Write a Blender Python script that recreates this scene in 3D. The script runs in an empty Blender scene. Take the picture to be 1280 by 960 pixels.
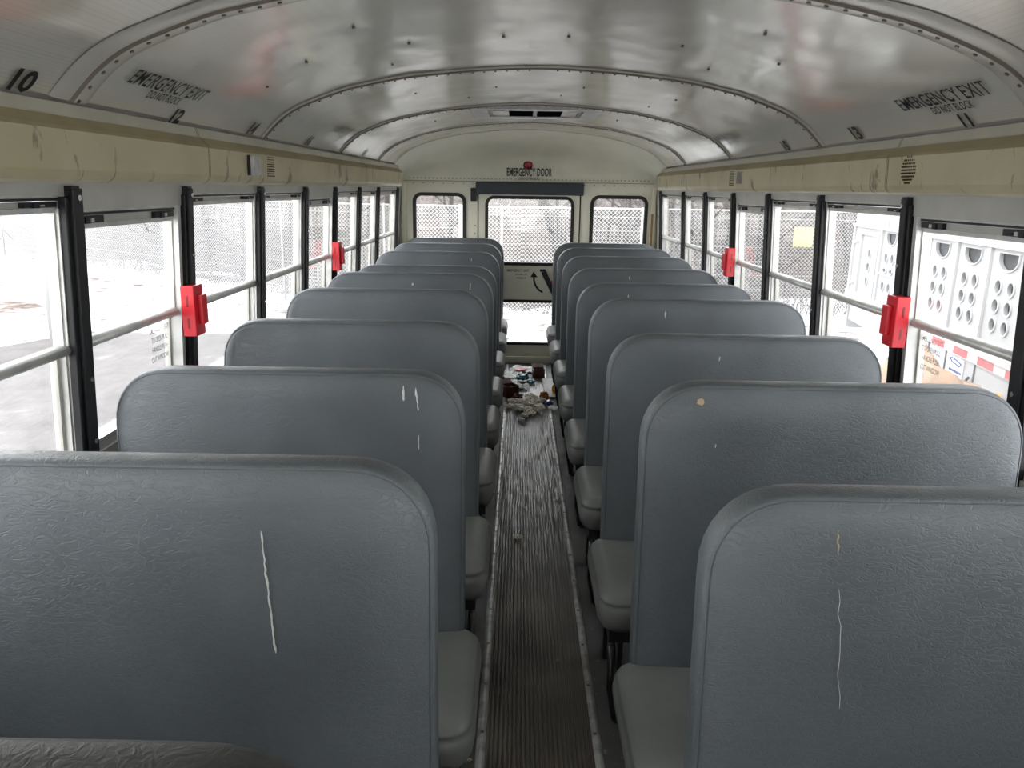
import bpy, bmesh, math, random
from mathutils import Vector, Matrix, noise
random.seed(7)
SC = bpy.context.scene
COL = SC.collection

# ------------------------------------------------------------------ camera
def make_camera():
    f, yaw, pitch, roll, xc, zc = 959.81, -0.00554, 0.25034, -0.01497, -0.0842, 1.58268
    cy, sy, cp, sp = math.cos(yaw), math.sin(yaw), math.cos(pitch), math.sin(pitch)
    fwd = Vector((sy*cp, cy*cp, -sp)); right = Vector((cy, -sy, 0)); down = fwd.cross(right)
    cr, sr = math.cos(roll), math.sin(roll)
    r2 = cr*right + sr*down; d2 = -sr*right + cr*down
    cam = bpy.data.cameras.new('camera'); o = bpy.data.objects.new('camera', cam); COL.objects.link(o)
    cam.sensor_width = 36; cam.lens = 36*f/1280; cam.clip_start = .02; cam.clip_end = 500
    m = Matrix((r2, -d2, -fwd)).transposed().to_4x4(); m.translation = Vector((xc, 0, zc))
    o.matrix_world = m
    SC.camera = o
make_camera()

# ------------------------------------------------------------------ world: overcast sky, its horizon brightened to lift the light inside the bus
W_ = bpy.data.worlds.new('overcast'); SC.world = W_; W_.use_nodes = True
nt = W_.node_tree; nt.nodes.clear()
wo = nt.nodes.new('ShaderNodeOutputWorld'); bg = nt.nodes.new('ShaderNodeBackground')
tc = nt.nodes.new('ShaderNodeTexCoord'); sx = nt.nodes.new('ShaderNodeSeparateXYZ')
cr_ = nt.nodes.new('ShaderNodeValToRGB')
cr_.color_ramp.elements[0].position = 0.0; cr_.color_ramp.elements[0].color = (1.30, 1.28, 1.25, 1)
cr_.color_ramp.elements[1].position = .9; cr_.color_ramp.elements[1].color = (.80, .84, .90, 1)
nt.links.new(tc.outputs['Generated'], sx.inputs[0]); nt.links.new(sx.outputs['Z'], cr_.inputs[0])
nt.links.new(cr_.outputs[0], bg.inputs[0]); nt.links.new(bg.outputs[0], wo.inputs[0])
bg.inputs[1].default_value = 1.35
SC.view_settings.view_transform = 'Standard'; SC.view_settings.look = 'None'
SC.view_settings.gamma = 1; SC.view_settings.use_curve_mapping = False
SC.view_settings.exposure = 2.1
SC.cycles.use_denoising = True
SC.cycles.max_bounces = 14; SC.cycles.diffuse_bounces = 7; SC.cycles.glossy_bounces = 4
SC.cycles.transmission_bounces = 6; SC.cycles.transparent_max_bounces = 24
SC.cycles.sample_clamp_indirect = 8
GZ = -.95           # ground level outside; the bus floor is z = 0

# ------------------------------------------------------------------ materials
def srgb(r, g, b):
    f = lambda c: (c/255/12.92) if c/255 <= .04045 else ((c/255+.055)/1.055)**2.4
    return (f(r), f(g), f(b), 1)
class MT:
    def __init__(s, name, base, rough=.5, metal=0, spec=.5):
        s.m = bpy.data.materials.new(name); s.m.use_nodes = True
        s.nt = s.m.node_tree; s.b = s.nt.nodes['Principled BSDF']; s.out = s.nt.nodes['Material Output']
        s.b.inputs['Base Color'].default_value = base; s.b.inputs['Roughness'].default_value = rough
        s.b.inputs['Metallic'].default_value = metal; s.b.inputs['Specular IOR Level'].default_value = spec
        s.base = base; s.tc = None
    def n(s, t, **kw):
        x = s.nt.nodes.new(t)
        for k, v in kw.items():
            if k in x.inputs.keys(): x.inputs[k].default_value = v
            else: setattr(x, k, v)
        return x
    def l(s, a, b): s.nt.links.new(a, b)
    def coord(s, scale=(1, 1, 1), kind='Object', rot=(0, 0, 0)):
        if not s.tc: s.tc = s.n('ShaderNodeTexCoord')
        mp = s.n('ShaderNodeMapping'); mp.inputs['Scale'].default_value = scale; mp.inputs['Rotation'].default_value = rot
        s.l(s.tc.outputs[kind], mp.inputs[0]); return mp.outputs[0]
    def noise(s, scale, detail=4, co=None, dist=0, rough=.5):
        x = s.n('ShaderNodeTexNoise'); x.inputs['Scale'].default_value = scale; x.inputs['Detail'].default_value = detail
        x.inputs['Distortion'].default_value = dist; x.inputs['Roughness'].default_value = rough
        s.l(co if co else s.coord(), x.inputs['Vector']); return x.outputs['Fac']
    def ramp(s, fac, stops):
        x = s.n('ShaderNodeValToRGB'); e = x.color_ramp.elements
        while len(e) < len(stops): e.new(.5)
        for q, (p, c) in zip(e, stops): q.position = p; q.color = c if len(c) == 4 else (*c, 1)
        s.l(fac, x.inputs[0]); return x.outputs[0]
    def mix(s, fac, a, b, mode='MIX'):
        x = s.n('ShaderNodeMix'); x.data_type = 'RGBA'; x.blend_type = mode
        for v, i in ((fac, 0), (a, 6), (b, 7)):
            if hasattr(v, 'is_output'): s.l(v, x.inputs[i])
            else: x.inputs[i].default_value = v
        return x.outputs[2]
    def col(s, v): s.l(v, s.b.inputs['Base Color']); return s
    def vary(s, scale=5, amt=.12, co=None):
        a = s.base; d = tuple(max(0, c*(1-amt)) for c in a[:3])+(1,); u = tuple(min(1, c*(1+amt)) for c in a[:3])+(1,)
        return s.col(s.ramp(s.noise(scale, 5, co), [(.35, d), (.65, u)]))
    def bump(s, h, strength=.2, dist=.01):
        x = s.n('ShaderNodeBump'); x.inputs['Strength'].default_value = strength; x.inputs['Distance'].default_value = dist
        s.l(h, x.inputs['Height']); prev = s.b.inputs['Normal']
        if prev.links: s.l(prev.links[0].from_socket, x.inputs['Normal'])
        s.l(x.outputs[0], prev); return s
    def roughn(s, v): s.l(v, s.b.inputs['Roughness']); return s

M = {}
# vinyl upholstery with fine leather grain and short creases
m = MT('grey_vinyl', (.110, .124, .135, 1), .40, 0, .5)
m.vary(3.5, .13)
cre = m.noise(34, 3, m.coord((1, 1, 2.2), rot=(0, .35, 0)), dist=1.6)
ridge = m.ramp(cre, [(.44, (1, 1, 1)), (.50, (0, 0, 0)), (.56, (1, 1, 1))])
m.bump(ridge, .32, .0020); m.bump(m.noise(420, 3), .10, .0006); m.bump(m.noise(5, 2), .25, .01)
m.roughn(m.ramp(m.noise(9, 4), [(.3, (.36,)*3), (.7, (.50,)*3)]))
M['vinyl'] = m.m
m = MT('cushion_vinyl', (.150, .154, .147, 1), .45, 0, .5); m.vary(4, .12)  # same vinyl as the backs, colour lightened and warmed for light from above
m.bump(m.noise(420, 3), .10, .0006); m.bump(m.noise(9, 2), .25, .012)
M['cushion'] = m.m
M['piping'] = MT('seam_piping', (.075, .085, .092, 1), .5).m
m = MT('dark_vinyl', (.05, .052, .05, 1), .5)
m.bump(m.noise(60, 3, dist=2), .4, .004); M['dark_vinyl'] = m.m
M['black_steel'] = MT('black_painted_steel', (.012, .012, .013, 1), .35, 0, .6).m
M['black'] = MT('black_trim', (.011, .011, .013, 1), .45, 0, .4).vary(20, .3).m
M['rubber'] = MT('black_rubber_gasket', (.012, .010, .009, 1), .6).m
M['chrome'] = MT('bright_steel', (.6, .6, .6, 1), .25, 1).m
m = MT('satin_aluminium', (.58, .58, .56, 1), .38, .35); m.vary(12, .15); M['alu'] = m.m
m = MT('worn_aluminium_trim', (.5, .5, .5, 1), .33, .5)
m.col(m.ramp(m.noise(22, 5), [(.35, (.42, .41, .40)), (.6, (.72, .72, .71))])); m.bump(m.noise(60, 3), .3, .003); M['floor_trim'] = m.m
m = MT('header_metal', (.50, .49, .45, 1), .42, .2); m.vary(6, .08)
m.bump(m.noise(3, 2, m.coord((1, 14, 20))), .2, .002); M['header'] = m.m
# ceiling: glossy cream painted sheet with shallow waves, finely perforated
m = MT('ceiling_paint', (.80, .765, .675, 1), .22, .32, .7)
m.bump(m.noise(2.6, 2, m.coord((1, .45, 1))), .25, .022)
m.bump(m.noise(420, 2), .05, .0004)
m.roughn(m.ramp(m.noise(6, 4), [(.3, (.15,)*3), (.7, (.26,)*3)]))
vo = m.n('ShaderNodeTexVoronoi'); vo.inputs['Scale'].default_value = 165; vo.inputs['Randomness'].default_value = 0; m.l(m.coord(), vo.inputs['Vector'])
dots = m.ramp(vo.outputs['Distance'], [(.18, (.80,)*3), (.34, (1,)*3)])
sy = m.n('ShaderNodeSeparateXYZ'); m.l(m.coord(), sy.inputs[0])
near = m.n('ShaderNodeMapRange'); m.l(sy.outputs['Y'], near.inputs[0]); near.inputs[1].default_value = 1.755; near.inputs[2].default_value = 1.765; near.inputs[3].default_value = 1; near.inputs[4].default_value = .35
m.col(m.mix(near.outputs[0], m.base, m.mix(1.0, m.base, dots, 'MULTIPLY')))
M['ceiling'] = m.m
m = MT('ceiling_rib_paint', (.76, .73, .65, 1), .25, .3, .7); m.bump(m.noise(7, 2), .3, .01); M['rib'] = m.m
M['seam_dark'] = MT('dark_brown_seam', (.20, .17, .13, 1), .6).m  # dark brown for seams, joints and lid gaps
M['rivet'] = MT('rivet_metal', (.16, .15, .13, 1), .4, .5).m
m = MT('rear_wall_paint', (.76, .74, .61, 1), .42, 0, .5); m.vary(4, .05); m.bump(m.noise(8, 2), .12, .01); M['rearwall'] = m.m
# yellowed cream duct with brown scuffs
m = MT('duct_cream', (.50, .44, .27, 1), .42, 0, .5)
base = m.ramp(m.noise(5, 4), [(.35, (.50, .44, .27)), (.65, (.57, .51, .33))])
sm = m.noise(5.5, 5, m.coord((1, 2.6, .9), rot=(.35, 0, 0)), dist=.5, rough=.65)
mask = m.ramp(sm, [(.585, (0, 0, 0)), (.65, (.75, .75, .75))])
m.col(m.mix(mask, base, (.12, .095, .04, 1))); M['duct'] = m.m
M['duct_lip'] = MT('duct_lip_paint', (.50, .475, .39, 1), .35, 0, .5).vary(6, .08).m
M['duct_band'] = MT('duct_band_shade', (.32, .27, .145, 1), .5).vary(5, .12).m  # cream darkened to olive: shade on the sloping band put into its colour
m = MT('wall_panel', (.52, .51, .46, 1), .45, .1); m.vary(5, .08); M['wall'] = m.m
m = MT('floor_rubber', (.085, .09, .085, 1), .55)
f1 = m.noise(4, 6); f2 = m.noise(45, 4)
m.col(m.mix(m.ramp(f2, [(.62, (0, 0, 0)), (.72, (1, 1, 1))]), m.ramp(f1, [(.3, (.045, .045, .04)), (.7, (.12, .125, .12))]), (.20, .18, .15, 1)))
m.bump(f2, .2, .002); M['floor'] = m.m
m = MT('aisle_rubber', (.07, .062, .052, 1), .34)
m.col(m.ramp(m.noise(3.5, 7), [(.3, (.055, .046, .038)), (.55, (.105, .092, .078)), (.75, (.17, .15, .125))]))
m.bump(m.noise(300, 2), .2, .001); M['aisle'] = m.m
M['red'] = MT('red_plastic', (.62, .012, .025, 1), .3, 0, .5).m
M['red_dark'] = MT('dark_red_lens', (.22, .004, .006, 1), .2, 0, .6).m
M['ink'] = MT('black_decal', (.010, .010, .011, 1), .45).m
M['ink_faded'] = MT('faded_decal', (.17, .17, .15, 1), .5).m
M['pad'] = MT('slate_pad', (.028, .036, .046, 1), .55).m
M['white_plastic'] = MT('white_plastic', (.52, .51, .50, 1), .35).vary(25, .15).m
M['void'] = MT('dark_void', (.006, .006, .006, 1), 1, 0, 0).m
M['dark_hole'] = MT('grille_hole', (.06, .05, .02, 1), .8).m
M['grey_patch'] = MT('grey_adhesive_patch', (.26, .235, .215, 1), .6).vary(50, .4).m
M['wood'] = MT('bare_wood', (.33, .20, .09, 1), .7).m
M['paper'] = MT('white_paper', (.85, .84, .82, 1), .7).vary(20, .1).m
M['tissue'] = MT('cream_tissue', (.84, .78, .68, 1), .8).vary(20, .15).m
M['brown'] = MT('brown_cardboard', (.10, .032, .018, 1), .6).vary(18, .3).m
M['blue'] = MT('teal_wrapper', (.05, .27, .36, 1), .35).vary(30, .6).m
M['yellow'] = MT('yellow_wrapper', (.75, .48, .03, 1), .4).m
M['orange'] = MT('orange_wrapper', (.6, .2, .03, 1), .4).m
M['navy'] = MT('navy_print', (.05, .08, .25, 1), .5).m
M['scratch'] = MT('exposed_white_foam', (.62, .62, .60, 1), .7).m
M['tan'] = MT('tan_gum', (.42, .33, .20, 1), .6).m
# window glass: clear pane with a thin veil of frost and dust
def glass(name, veil):
    m = bpy.data.materials.new(name); m.use_nodes = True; t = m.node_tree; t.nodes.clear()
    out = t.nodes.new('ShaderNodeOutputMaterial'); tr = t.nodes.new('ShaderNodeBsdfTransparent'); gl = t.nodes.new('ShaderNodeBsdfGlossy')
    tl = t.nodes.new('ShaderNodeBsdfTranslucent'); fr = t.nodes.new('ShaderNodeLayerWeight'); pw = t.nodes.new('ShaderNodeMath'); ad = t.nodes.new('ShaderNodeMath'); a = t.nodes.new('ShaderNodeMixShader'); b = t.nodes.new('ShaderNodeMixShader')
    no = t.nodes.new('ShaderNodeTexNoise'); tco = t.nodes.new('ShaderNodeTexCoord'); mr = t.nodes.new('ShaderNodeMapRange')
    no.inputs['Scale'].default_value = 3.5; no.inputs['Detail'].default_value = 8; no.inputs['Roughness'].default_value = .7
    t.links.new(tco.outputs['Object'], no.inputs['Vector']); t.links.new(no.outputs['Fac'], mr.inputs[0])
    mr.inputs[1].default_value = .3; mr.inputs[2].default_value = .7; mr.inputs[3].default_value = veil*.5; mr.inputs[4].default_value = veil*1.5
    tr.inputs[0].default_value = (.94, .95, .95, 1); gl.inputs['Roughness'].default_value = .02; tl.inputs[0].default_value = (.9, .9, .9, 1)
    pw.operation = 'POWER'; pw.inputs[1].default_value = 4.5; ad.operation = 'MULTIPLY_ADD'; ad.inputs[1].default_value = .55; ad.inputs[2].default_value = .025
    t.links.new(fr.outputs['Facing'], pw.inputs[0]); t.links.new(pw.outputs[0], ad.inputs[0])
    t.links.new(mr.outputs[0], b.inputs[0]); t.links.new(tr.outputs[0], b.inputs[1]); t.links.new(tl.outputs[0], b.inputs[2])
    t.links.new(ad.outputs[0], a.inputs[0]); t.links.new(b.outputs[0], a.inputs[1]); t.links.new(gl.outputs[0], a.inputs[2])
    t.links.new(a.outputs[0], out.inputs[0]); return m
M['glass'] = glass('window_glass', .018)
M['glass_frost'] = glass('frosted_lower_glass', .05)
# outdoors
m = MT('snowy_ground', (.8, .8, .8, 1), .9, 0, .1)
n1 = m.noise(.5, 8, m.coord()); n2 = m.noise(3.2, 8, m.coord(), rough=.7)
snow = m.ramp(n1, [(.30, (.0,)*3), (.44, (1,)*3)])
leaf = m.ramp(n2, [(.3, (.06, .036, .027)), (.5, (.13, .09, .07)), (.7, (.28, .24, .21))])
snowc = m.ramp(n2, [(.40, (.20, .15, .12)), (.47, (.62, .62, .64)), (.7, (.78, .78, .80))])
m.col(m.mix(snow, leaf, snowc)); m.bump(n2, .6, .1); M['snow'] = m.m
m = MT('wet_asphalt', (.15, .14, .14, 1), .85, 0, .15); n1 = m.noise(1.2, 9, rough=.7); m.bump(m.noise(7, 3, m.coord((1, .25, 1), rot=(0, 0, .6))), .5, .05)
m.col(m.ramp(n1, [(.35, (.085, .075, .072)), (.6, (.135, .122, .118)), (.75, (.30, .29, .29))])); M['asphalt'] = m.m
m = MT('leaf_litter_slope', (.2, .14, .11, 1), .9); n1 = m.noise(1.1, 10, rough=.75); n0 = m.noise(.25, 3)
m.col(m.mix(m.ramp(n0, [(.4, (0,)*3), (.6, (1,)*3)]), m.ramp(n1, [(.36, (.022, .018, .016)), (.5, (.075, .060, .050)), (.66, (.20, .17, .155))]),
            m.ramp(n1, [(.36, (.04, .026, .02)), (.5, (.11, .075, .06)), (.66, (.26, .23, .21))]))); m.bump(n1, 1, .3); M['litter'] = m.m
M['bark'] = MT('grey_bark', (.06, .05, .045, 1), .9).vary(8, .4).m
M['bark_pale'] = MT('pale_bark', (.15, .135, .12, 1), .9).vary(8, .4).m
M['wire'] = MT('galvanised_wire', (.42, .42, .42, 1), .5, .1).m
M['brush'] = MT('dry_twigs', (.11, .075, .055, 1), .9).vary(6, .5).m
M['trailer'] = MT('trailer_aluminium', (.44, .44, .445, 1), .42, .15).vary(2, .07).m
M['trailer_rib'] = MT('trailer_white_rail', (.50, .50, .50, 1), .4, .15).m
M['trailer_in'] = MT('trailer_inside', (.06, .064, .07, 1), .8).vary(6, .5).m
M['tape_red'] = MT('red_reflective_tape', (.60, .045, .05, 1), .4).m
M['tape_white'] = MT('white_reflective_tape', (.8, .8, .8, 1), .4).m
M['tan_dirt'] = MT('tan_dirt', (.34, .22, .14, 1), .9).vary(3, .35).m
M['amber'] = MT('amber_lens', (.75, .36, .02, 1), .3).m
M['pale_yellow'] = MT('pale_yellow_paint', (.62, .58, .20, 1), .5).m
M['tyre'] = MT('tyre_rubber', (.02, .02, .02, 1), .8).m
M['bus_yellow'] = MT('bus_body_yellow', (.7, .36, .02, 1), .4).m

# ------------------------------------------------------------------ helpers
def obj(name, bm, mt, parent=None, smooth=False, weld=False):
    me = bpy.data.meshes.new(name)
    if weld: bmesh.ops.remove_doubles(bm, verts=bm.verts, dist=1e-5)
    bm.to_mesh(me); bm.free()
    mts = mt if isinstance(mt, (list, tuple)) else [mt]
    for q in mts: me.materials.append(M[q] if isinstance(q, str) else q)
    if smooth:
        for p in me.polygons: p.use_smooth = True
    o = bpy.data.objects.new(name, me); COL.objects.link(o)
    if parent: o.parent = parent
    return o
def tag(o, label=None, cat=None, group=None, kind=None):
    if label: o['label'] = label
    if cat: o['category'] = cat
    if group: o['group'] = group
    if kind: o['kind'] = kind
    return o
def thing(name, label, cat, loc=(0, 0, 0), group=None):
    o = bpy.data.objects.new(name, None); o.empty_display_size = .1; COL.objects.link(o); o.location = loc
    return tag(o, label, cat, group)
def struct(o, label=None): o['kind'] = 'structure'; 
def st(o, label=None):
    o['kind'] = 'structure'
    if label: o['label'] = label
    return o
def copy_tree(o, parent=None):
    c = o.copy(); COL.objects.link(c); c.parent = parent
    for ch in list(o.children): copy_tree(ch, c)
    return c
def box8(bm, P, mi=0):
    v = [bm.verts.new(p) for p in P]
    for q in ((0, 3, 2, 1), (4, 5, 6, 7), (0, 1, 5, 4), (1, 2, 6, 5), (2, 3, 7, 6), (3, 0, 4, 7)):
        f = bm.faces.new([v[i] for i in q]); f.material_index = mi
    return v
def box(bm, x0, x1, y0, y1, z0, z1, mi=0):
    return box8(bm, [(x0, y0, z0), (x1, y0, z0), (x1, y1, z0), (x0, y1, z0), (x0, y0, z1), (x1, y0, z1), (x1, y1, z1), (x0, y1, z1)], mi)
def bevel(bm, w, seg=2):
    bmesh.ops.recalc_face_normals(bm, faces=bm.faces)
    bmesh.ops.bevel(bm, geom=[e for e in bm.edges], offset=w, segments=seg, affect='EDGES', profile=.6, clamp_overlap=True)
    return bm
def tube(bm, pts, r, n=8, mi=0, caps=True):
    pts = [Vector(p) for p in pts]; rings = []
    rr = r if isinstance(r, (list, tuple)) else [r]*len(pts)
    for i, p in enumerate(pts):
        d = (pts[min(i+1, len(pts)-1)]-pts[max(i-1, 0)]).normalized()
        a = d.orthogonal().normalized() if i == 0 else (a - d*a.dot(d)).normalized()
        b = d.cross(a)
        rings.append([bm.verts.new(p+rr[i]*(math.cos(2*math.pi*k/n)*a+math.sin(2*math.pi*k/n)*b)) for k in range(n)])
    for A, B in zip(rings, rings[1:]):
        for k in range(n):
            f = bm.faces.new((A[k], A[(k+1) % n], B[(k+1) % n], B[k])); f.material_index = mi
    if caps:
        bm.faces.new(rings[0][::-1]).material_index = mi; bm.faces.new(rings[-1]).material_index = mi
def loft(bm, rings, close=True, cap=True, mi=0):
    R = [[bm.verts.new(p) for p in r] for r in rings]
    n = len(R[0])
    for A, B in zip(R, R[1:]):
        for k in range(n if close else n-1):
            f = bm.faces.new((A[k], A[(k+1) % n], B[(k+1) % n], B[k])); f.material_index = mi
    if cap:
        bm.faces.new(R[0][::-1]).material_index = mi; bm.faces.new(R[-1]).material_index = mi
    return R
def disc(bm, c, nrm, r, h, n=12, mi=0):
    nrm = Vector(nrm).normalized(); c = Vector(c)
    tube(bm, [c, c+nrm*h], r, n, mi)
_tm = {}
def text_mesh(s, bold=0, size=1, xs=1, align='CENTER', ls=1.0, shear=0, sc=1.0):
    """flat list of (verts, faces) of lettering in the xy plane; size is the cap height."""
    key = (s, bold, xs, align, ls, shear, sc)
    if key not in _tm:
        cu = bpy.data.curves.new('t', 'FONT'); cu.body = s; cu.align_x = align; cu.offset = bold; cu.space_line = ls; cu.shear = shear; cu.space_character = sc
        cu.resolution_u = 3; cu.fill_mode = 'FRONT'
        o = bpy.data.objects.new('t', cu); COL.objects.link(o)
        bpy.context.view_layer.update()
        me = bpy.data.meshes.new_from_object(o.evaluated_get(bpy.context.evaluated_depsgraph_get()))
        _tm[key] = ([(v.co.x/.69*xs, v.co.y/.69) for v in me.vertices], [tuple(p.vertices) for p in me.polygons])
        bpy.data.objects.remove(o); bpy.data.meshes.remove(me)
    vs, fs = _tm[key]
    return [(x*size, y*size) for x, y in vs], fs
def text_bm(s, size, fn, **kw):
    vs, fs = text_mesh(s, size=size, **kw)
    bm = bmesh.new(); v = [bm.verts.new(fn(x, y)) for x, y in vs]
    for f in fs:
        try: bm.faces.new([v[i] for i in f])
        except ValueError: pass
    return bm

# ------------------------------------------------------------------ bus shell
Y0, Y1 = -1.75, 7.0          # front wall and rear wall of the bus body
def wx(z): return 1.148-.055*(z-1.19)
def Wp(s, y, z, d=0): return (s*(wx(z)+d), y, z)
def wbox(bm, s, y0, y1, z0, z1, d0, d1, mi=0):
    box8(bm, [Wp(s, y0, z0, d0), Wp(s, y0, z0, d1), Wp(s, y1, z0, d1), Wp(s, y1, z0, d0),
              Wp(s, y0, z1, d0), Wp(s, y0, z1, d1), Wp(s, y1, z1, d1), Wp(s, y1, z1, d0)], mi)
PIL = [-1.60, -.95, -.26, .43, 1.13, 1.828, 2.463, 3.168, 3.837, 4.463, 5.142, 5.829, 6.762]
EMERG = {5: 1, 8: 1}
SILL = .90
# floor
bm = bmesh.new(); box(bm, -1.2, 1.2, Y0, Y1+.05, -.08, 0); st(obj('floor', bm, 'floor'), 'dark grey rubber bus floor under the seats')
# ribbed aisle runner
bm = bmesh.new(); prof = []; nr = 24; hw = .160
for i in range(nr):
    x = -hw+2*hw*i/nr; p = 2*hw/nr
    prof += [(x, .003), (x+.22*p, .0035), (x+.32*p, .008), (x+.78*p, .008), (x+.88*p, .0035)]
prof.append((hw, .003)); rings = []; ny = 330
for j in range(ny+1):
    y = -.9+7.78*j/ny; r = []
    far = max(0, min(1, (y-2.4)/1.4))
    for x, z in prof:
        wob = (.0008+.0048*far)*noise.noise(Vector((x*14, y*3.1+x*5, 3)))*(1-abs(x/hw)**6)
        hh = (.0006+.0030*far)*(noise.noise(Vector((x*22, y*5.5, 9)))+.6*noise.noise(Vector((x*50, y*13, 1))))
        r.append((x+wob, y, z+hh))
    rings.append(r)
loft(bm, rings, close=False, cap=False)
o = obj('aisle_runner', bm, 'aisle', smooth=False); tag(o, 'ribbed dark brown rubber runner down the middle of the aisle', 'floor mat')
for s in (-1, 1):
    t = thing('aisle_trim_strip', ('%s worn aluminium strip screwed along the runner edge' % ('left' if s < 0 else 'right')), 'trim strip', (s*.168, 0, 0), 'aluminium strips along the aisle')
    bm = bmesh.new(); rings = []
    for j in range(121):
        y = -.9+7.78*j/120; w = .0012*noise.noise(Vector((y*4, s*9, 0)))
        rings.append([(-.016+w, y, .0005), (-.012+w, y, .006), (-.004+w, y, .0105), (.004+w, y, .0105), (.012+w, y, .006), (.016+w, y, .0005)])
    loft(bm, rings, close=True); obj('metal_strip', bm, 'floor_trim', t)
    bm = bmesh.new()
    for j in range(34): disc(bm, (0, -.8+j*.23, .009), (0, 0, 1), .0055, .003, 8)
    tag(obj('screw', bm, 'rivet', t), kind='stuff')
# lower side walls, header strips, side walls continued to the ceiling edge
for s, nm in ((-1, 'left'), (1, 'right')):
    bm = bmesh.new()
    wbox(bm, s, Y0, Y1, 0, SILL, .0, .07)
    wbox(bm, s, Y0, Y1, 1.575, 1.78, .0, .07)
    wbox(bm, s, 6.80, Y1, SILL, 1.575, 0, .07)
    wbox(bm, s, Y0, -1.62, SILL, 1.575, 0, .07)
    for i in range(len(PIL)):      # structural posts between windows
        wbox(bm, s, PIL[i]-.022, PIL[i]+.022, SILL, 1.575, .004, .044)
    st(obj('wall_'+nm, bm, 'wall'), 'painted metal side wall of the bus')
    bm = bmesh.new()
    for i in range(len(PIL)-1):
        h = 1.515 if i in EMERG else 1.551
        wbox(bm, s, PIL[i]+.02, PIL[i+1]-.02, h, 1.578, .002, .066)
        wbox(bm, s, PIL[i]+.02, PIL[i+1]-.02, h-.012, h, .03, .068)
    st(obj('trim_1' if s < 0 else 'trim_2', bm, 'header'), 'bare metal header strip above the windows')

# black window pillars
for s in (-1, 1):
    for i, py in enumerate(PIL):
        if i < 3: continue
        hwid = .037 if i == 5 else .028
        t = thing('window_pillar', 'pillar', 'pillar', Wp(s, py, SILL), 'black posts between the windows')
        ox, oy, oz = t.location
        bm = bmesh.new()
        def rel(P): return (P[0]-ox, P[1]-oy, P[2]-oz)
        def wb(y0, y1, z0, z1, d0, d1):
            c = [Wp(s, y0, z0, d0), Wp(s, y0, z0, d1), Wp(s, y1, z0, d1), Wp(s, y1, z0, d0), Wp(s, y0, z1, d0), Wp(s, y0, z1, d1), Wp(s, y1, z1, d1), Wp(s, y1, z1, d0)]
            box8(bm, [rel(p) for p in c])
        wb(py-hwid, py+hwid, .86, 1.548, -.010, .010)
        wb(py-hwid*.55, py+hwid*.55, .86, 1.566, -.019, -.009)
        bevel(bm, .002, 1)
        wb(py-.016, py+.014, 1.545, 1.572, -.015, .004)
        obj('post', bm, 'black', t)
        for z in (1.545, 1.36, 1.11, .95):
            if z > 1.5 or i % 2 == 0 or z < 1.2:
                bm = bmesh.new(); p = Wp(s, py, z, -.019); disc(bm, rel(p), (-s, 0, 0), .007, .004, 10); obj('screw', bm, 'chrome', t)
        bm = bmesh.new()     # thin bright edge strip on the camera side
        wb(py+(hwid if s < 0 else hwid), py+hwid+.007, .87, 1.535, -.004, .01)
        obj('edge_strip', bm, 'alu', t)
        names = {3: 'beside the hidden front windows', 4: 'at the near edge of the frame', 5: 'nearest one wholly in view, at the near end of the exit window', 6: 'carrying the nearer red latch',
                 7: 'next behind the one with the nearer red latch', 8: 'at the near end of the second exit window', 9: 'carrying the farther red latch',
                 10: 'next behind the one with the farther red latch', 11: 'second from the rear wall', 12: 'closest to the rear wall'}
        t['label'] = 'black metal window post on the %s wall, %s' % ('left' if s < 0 else 'right', names[i])

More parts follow.
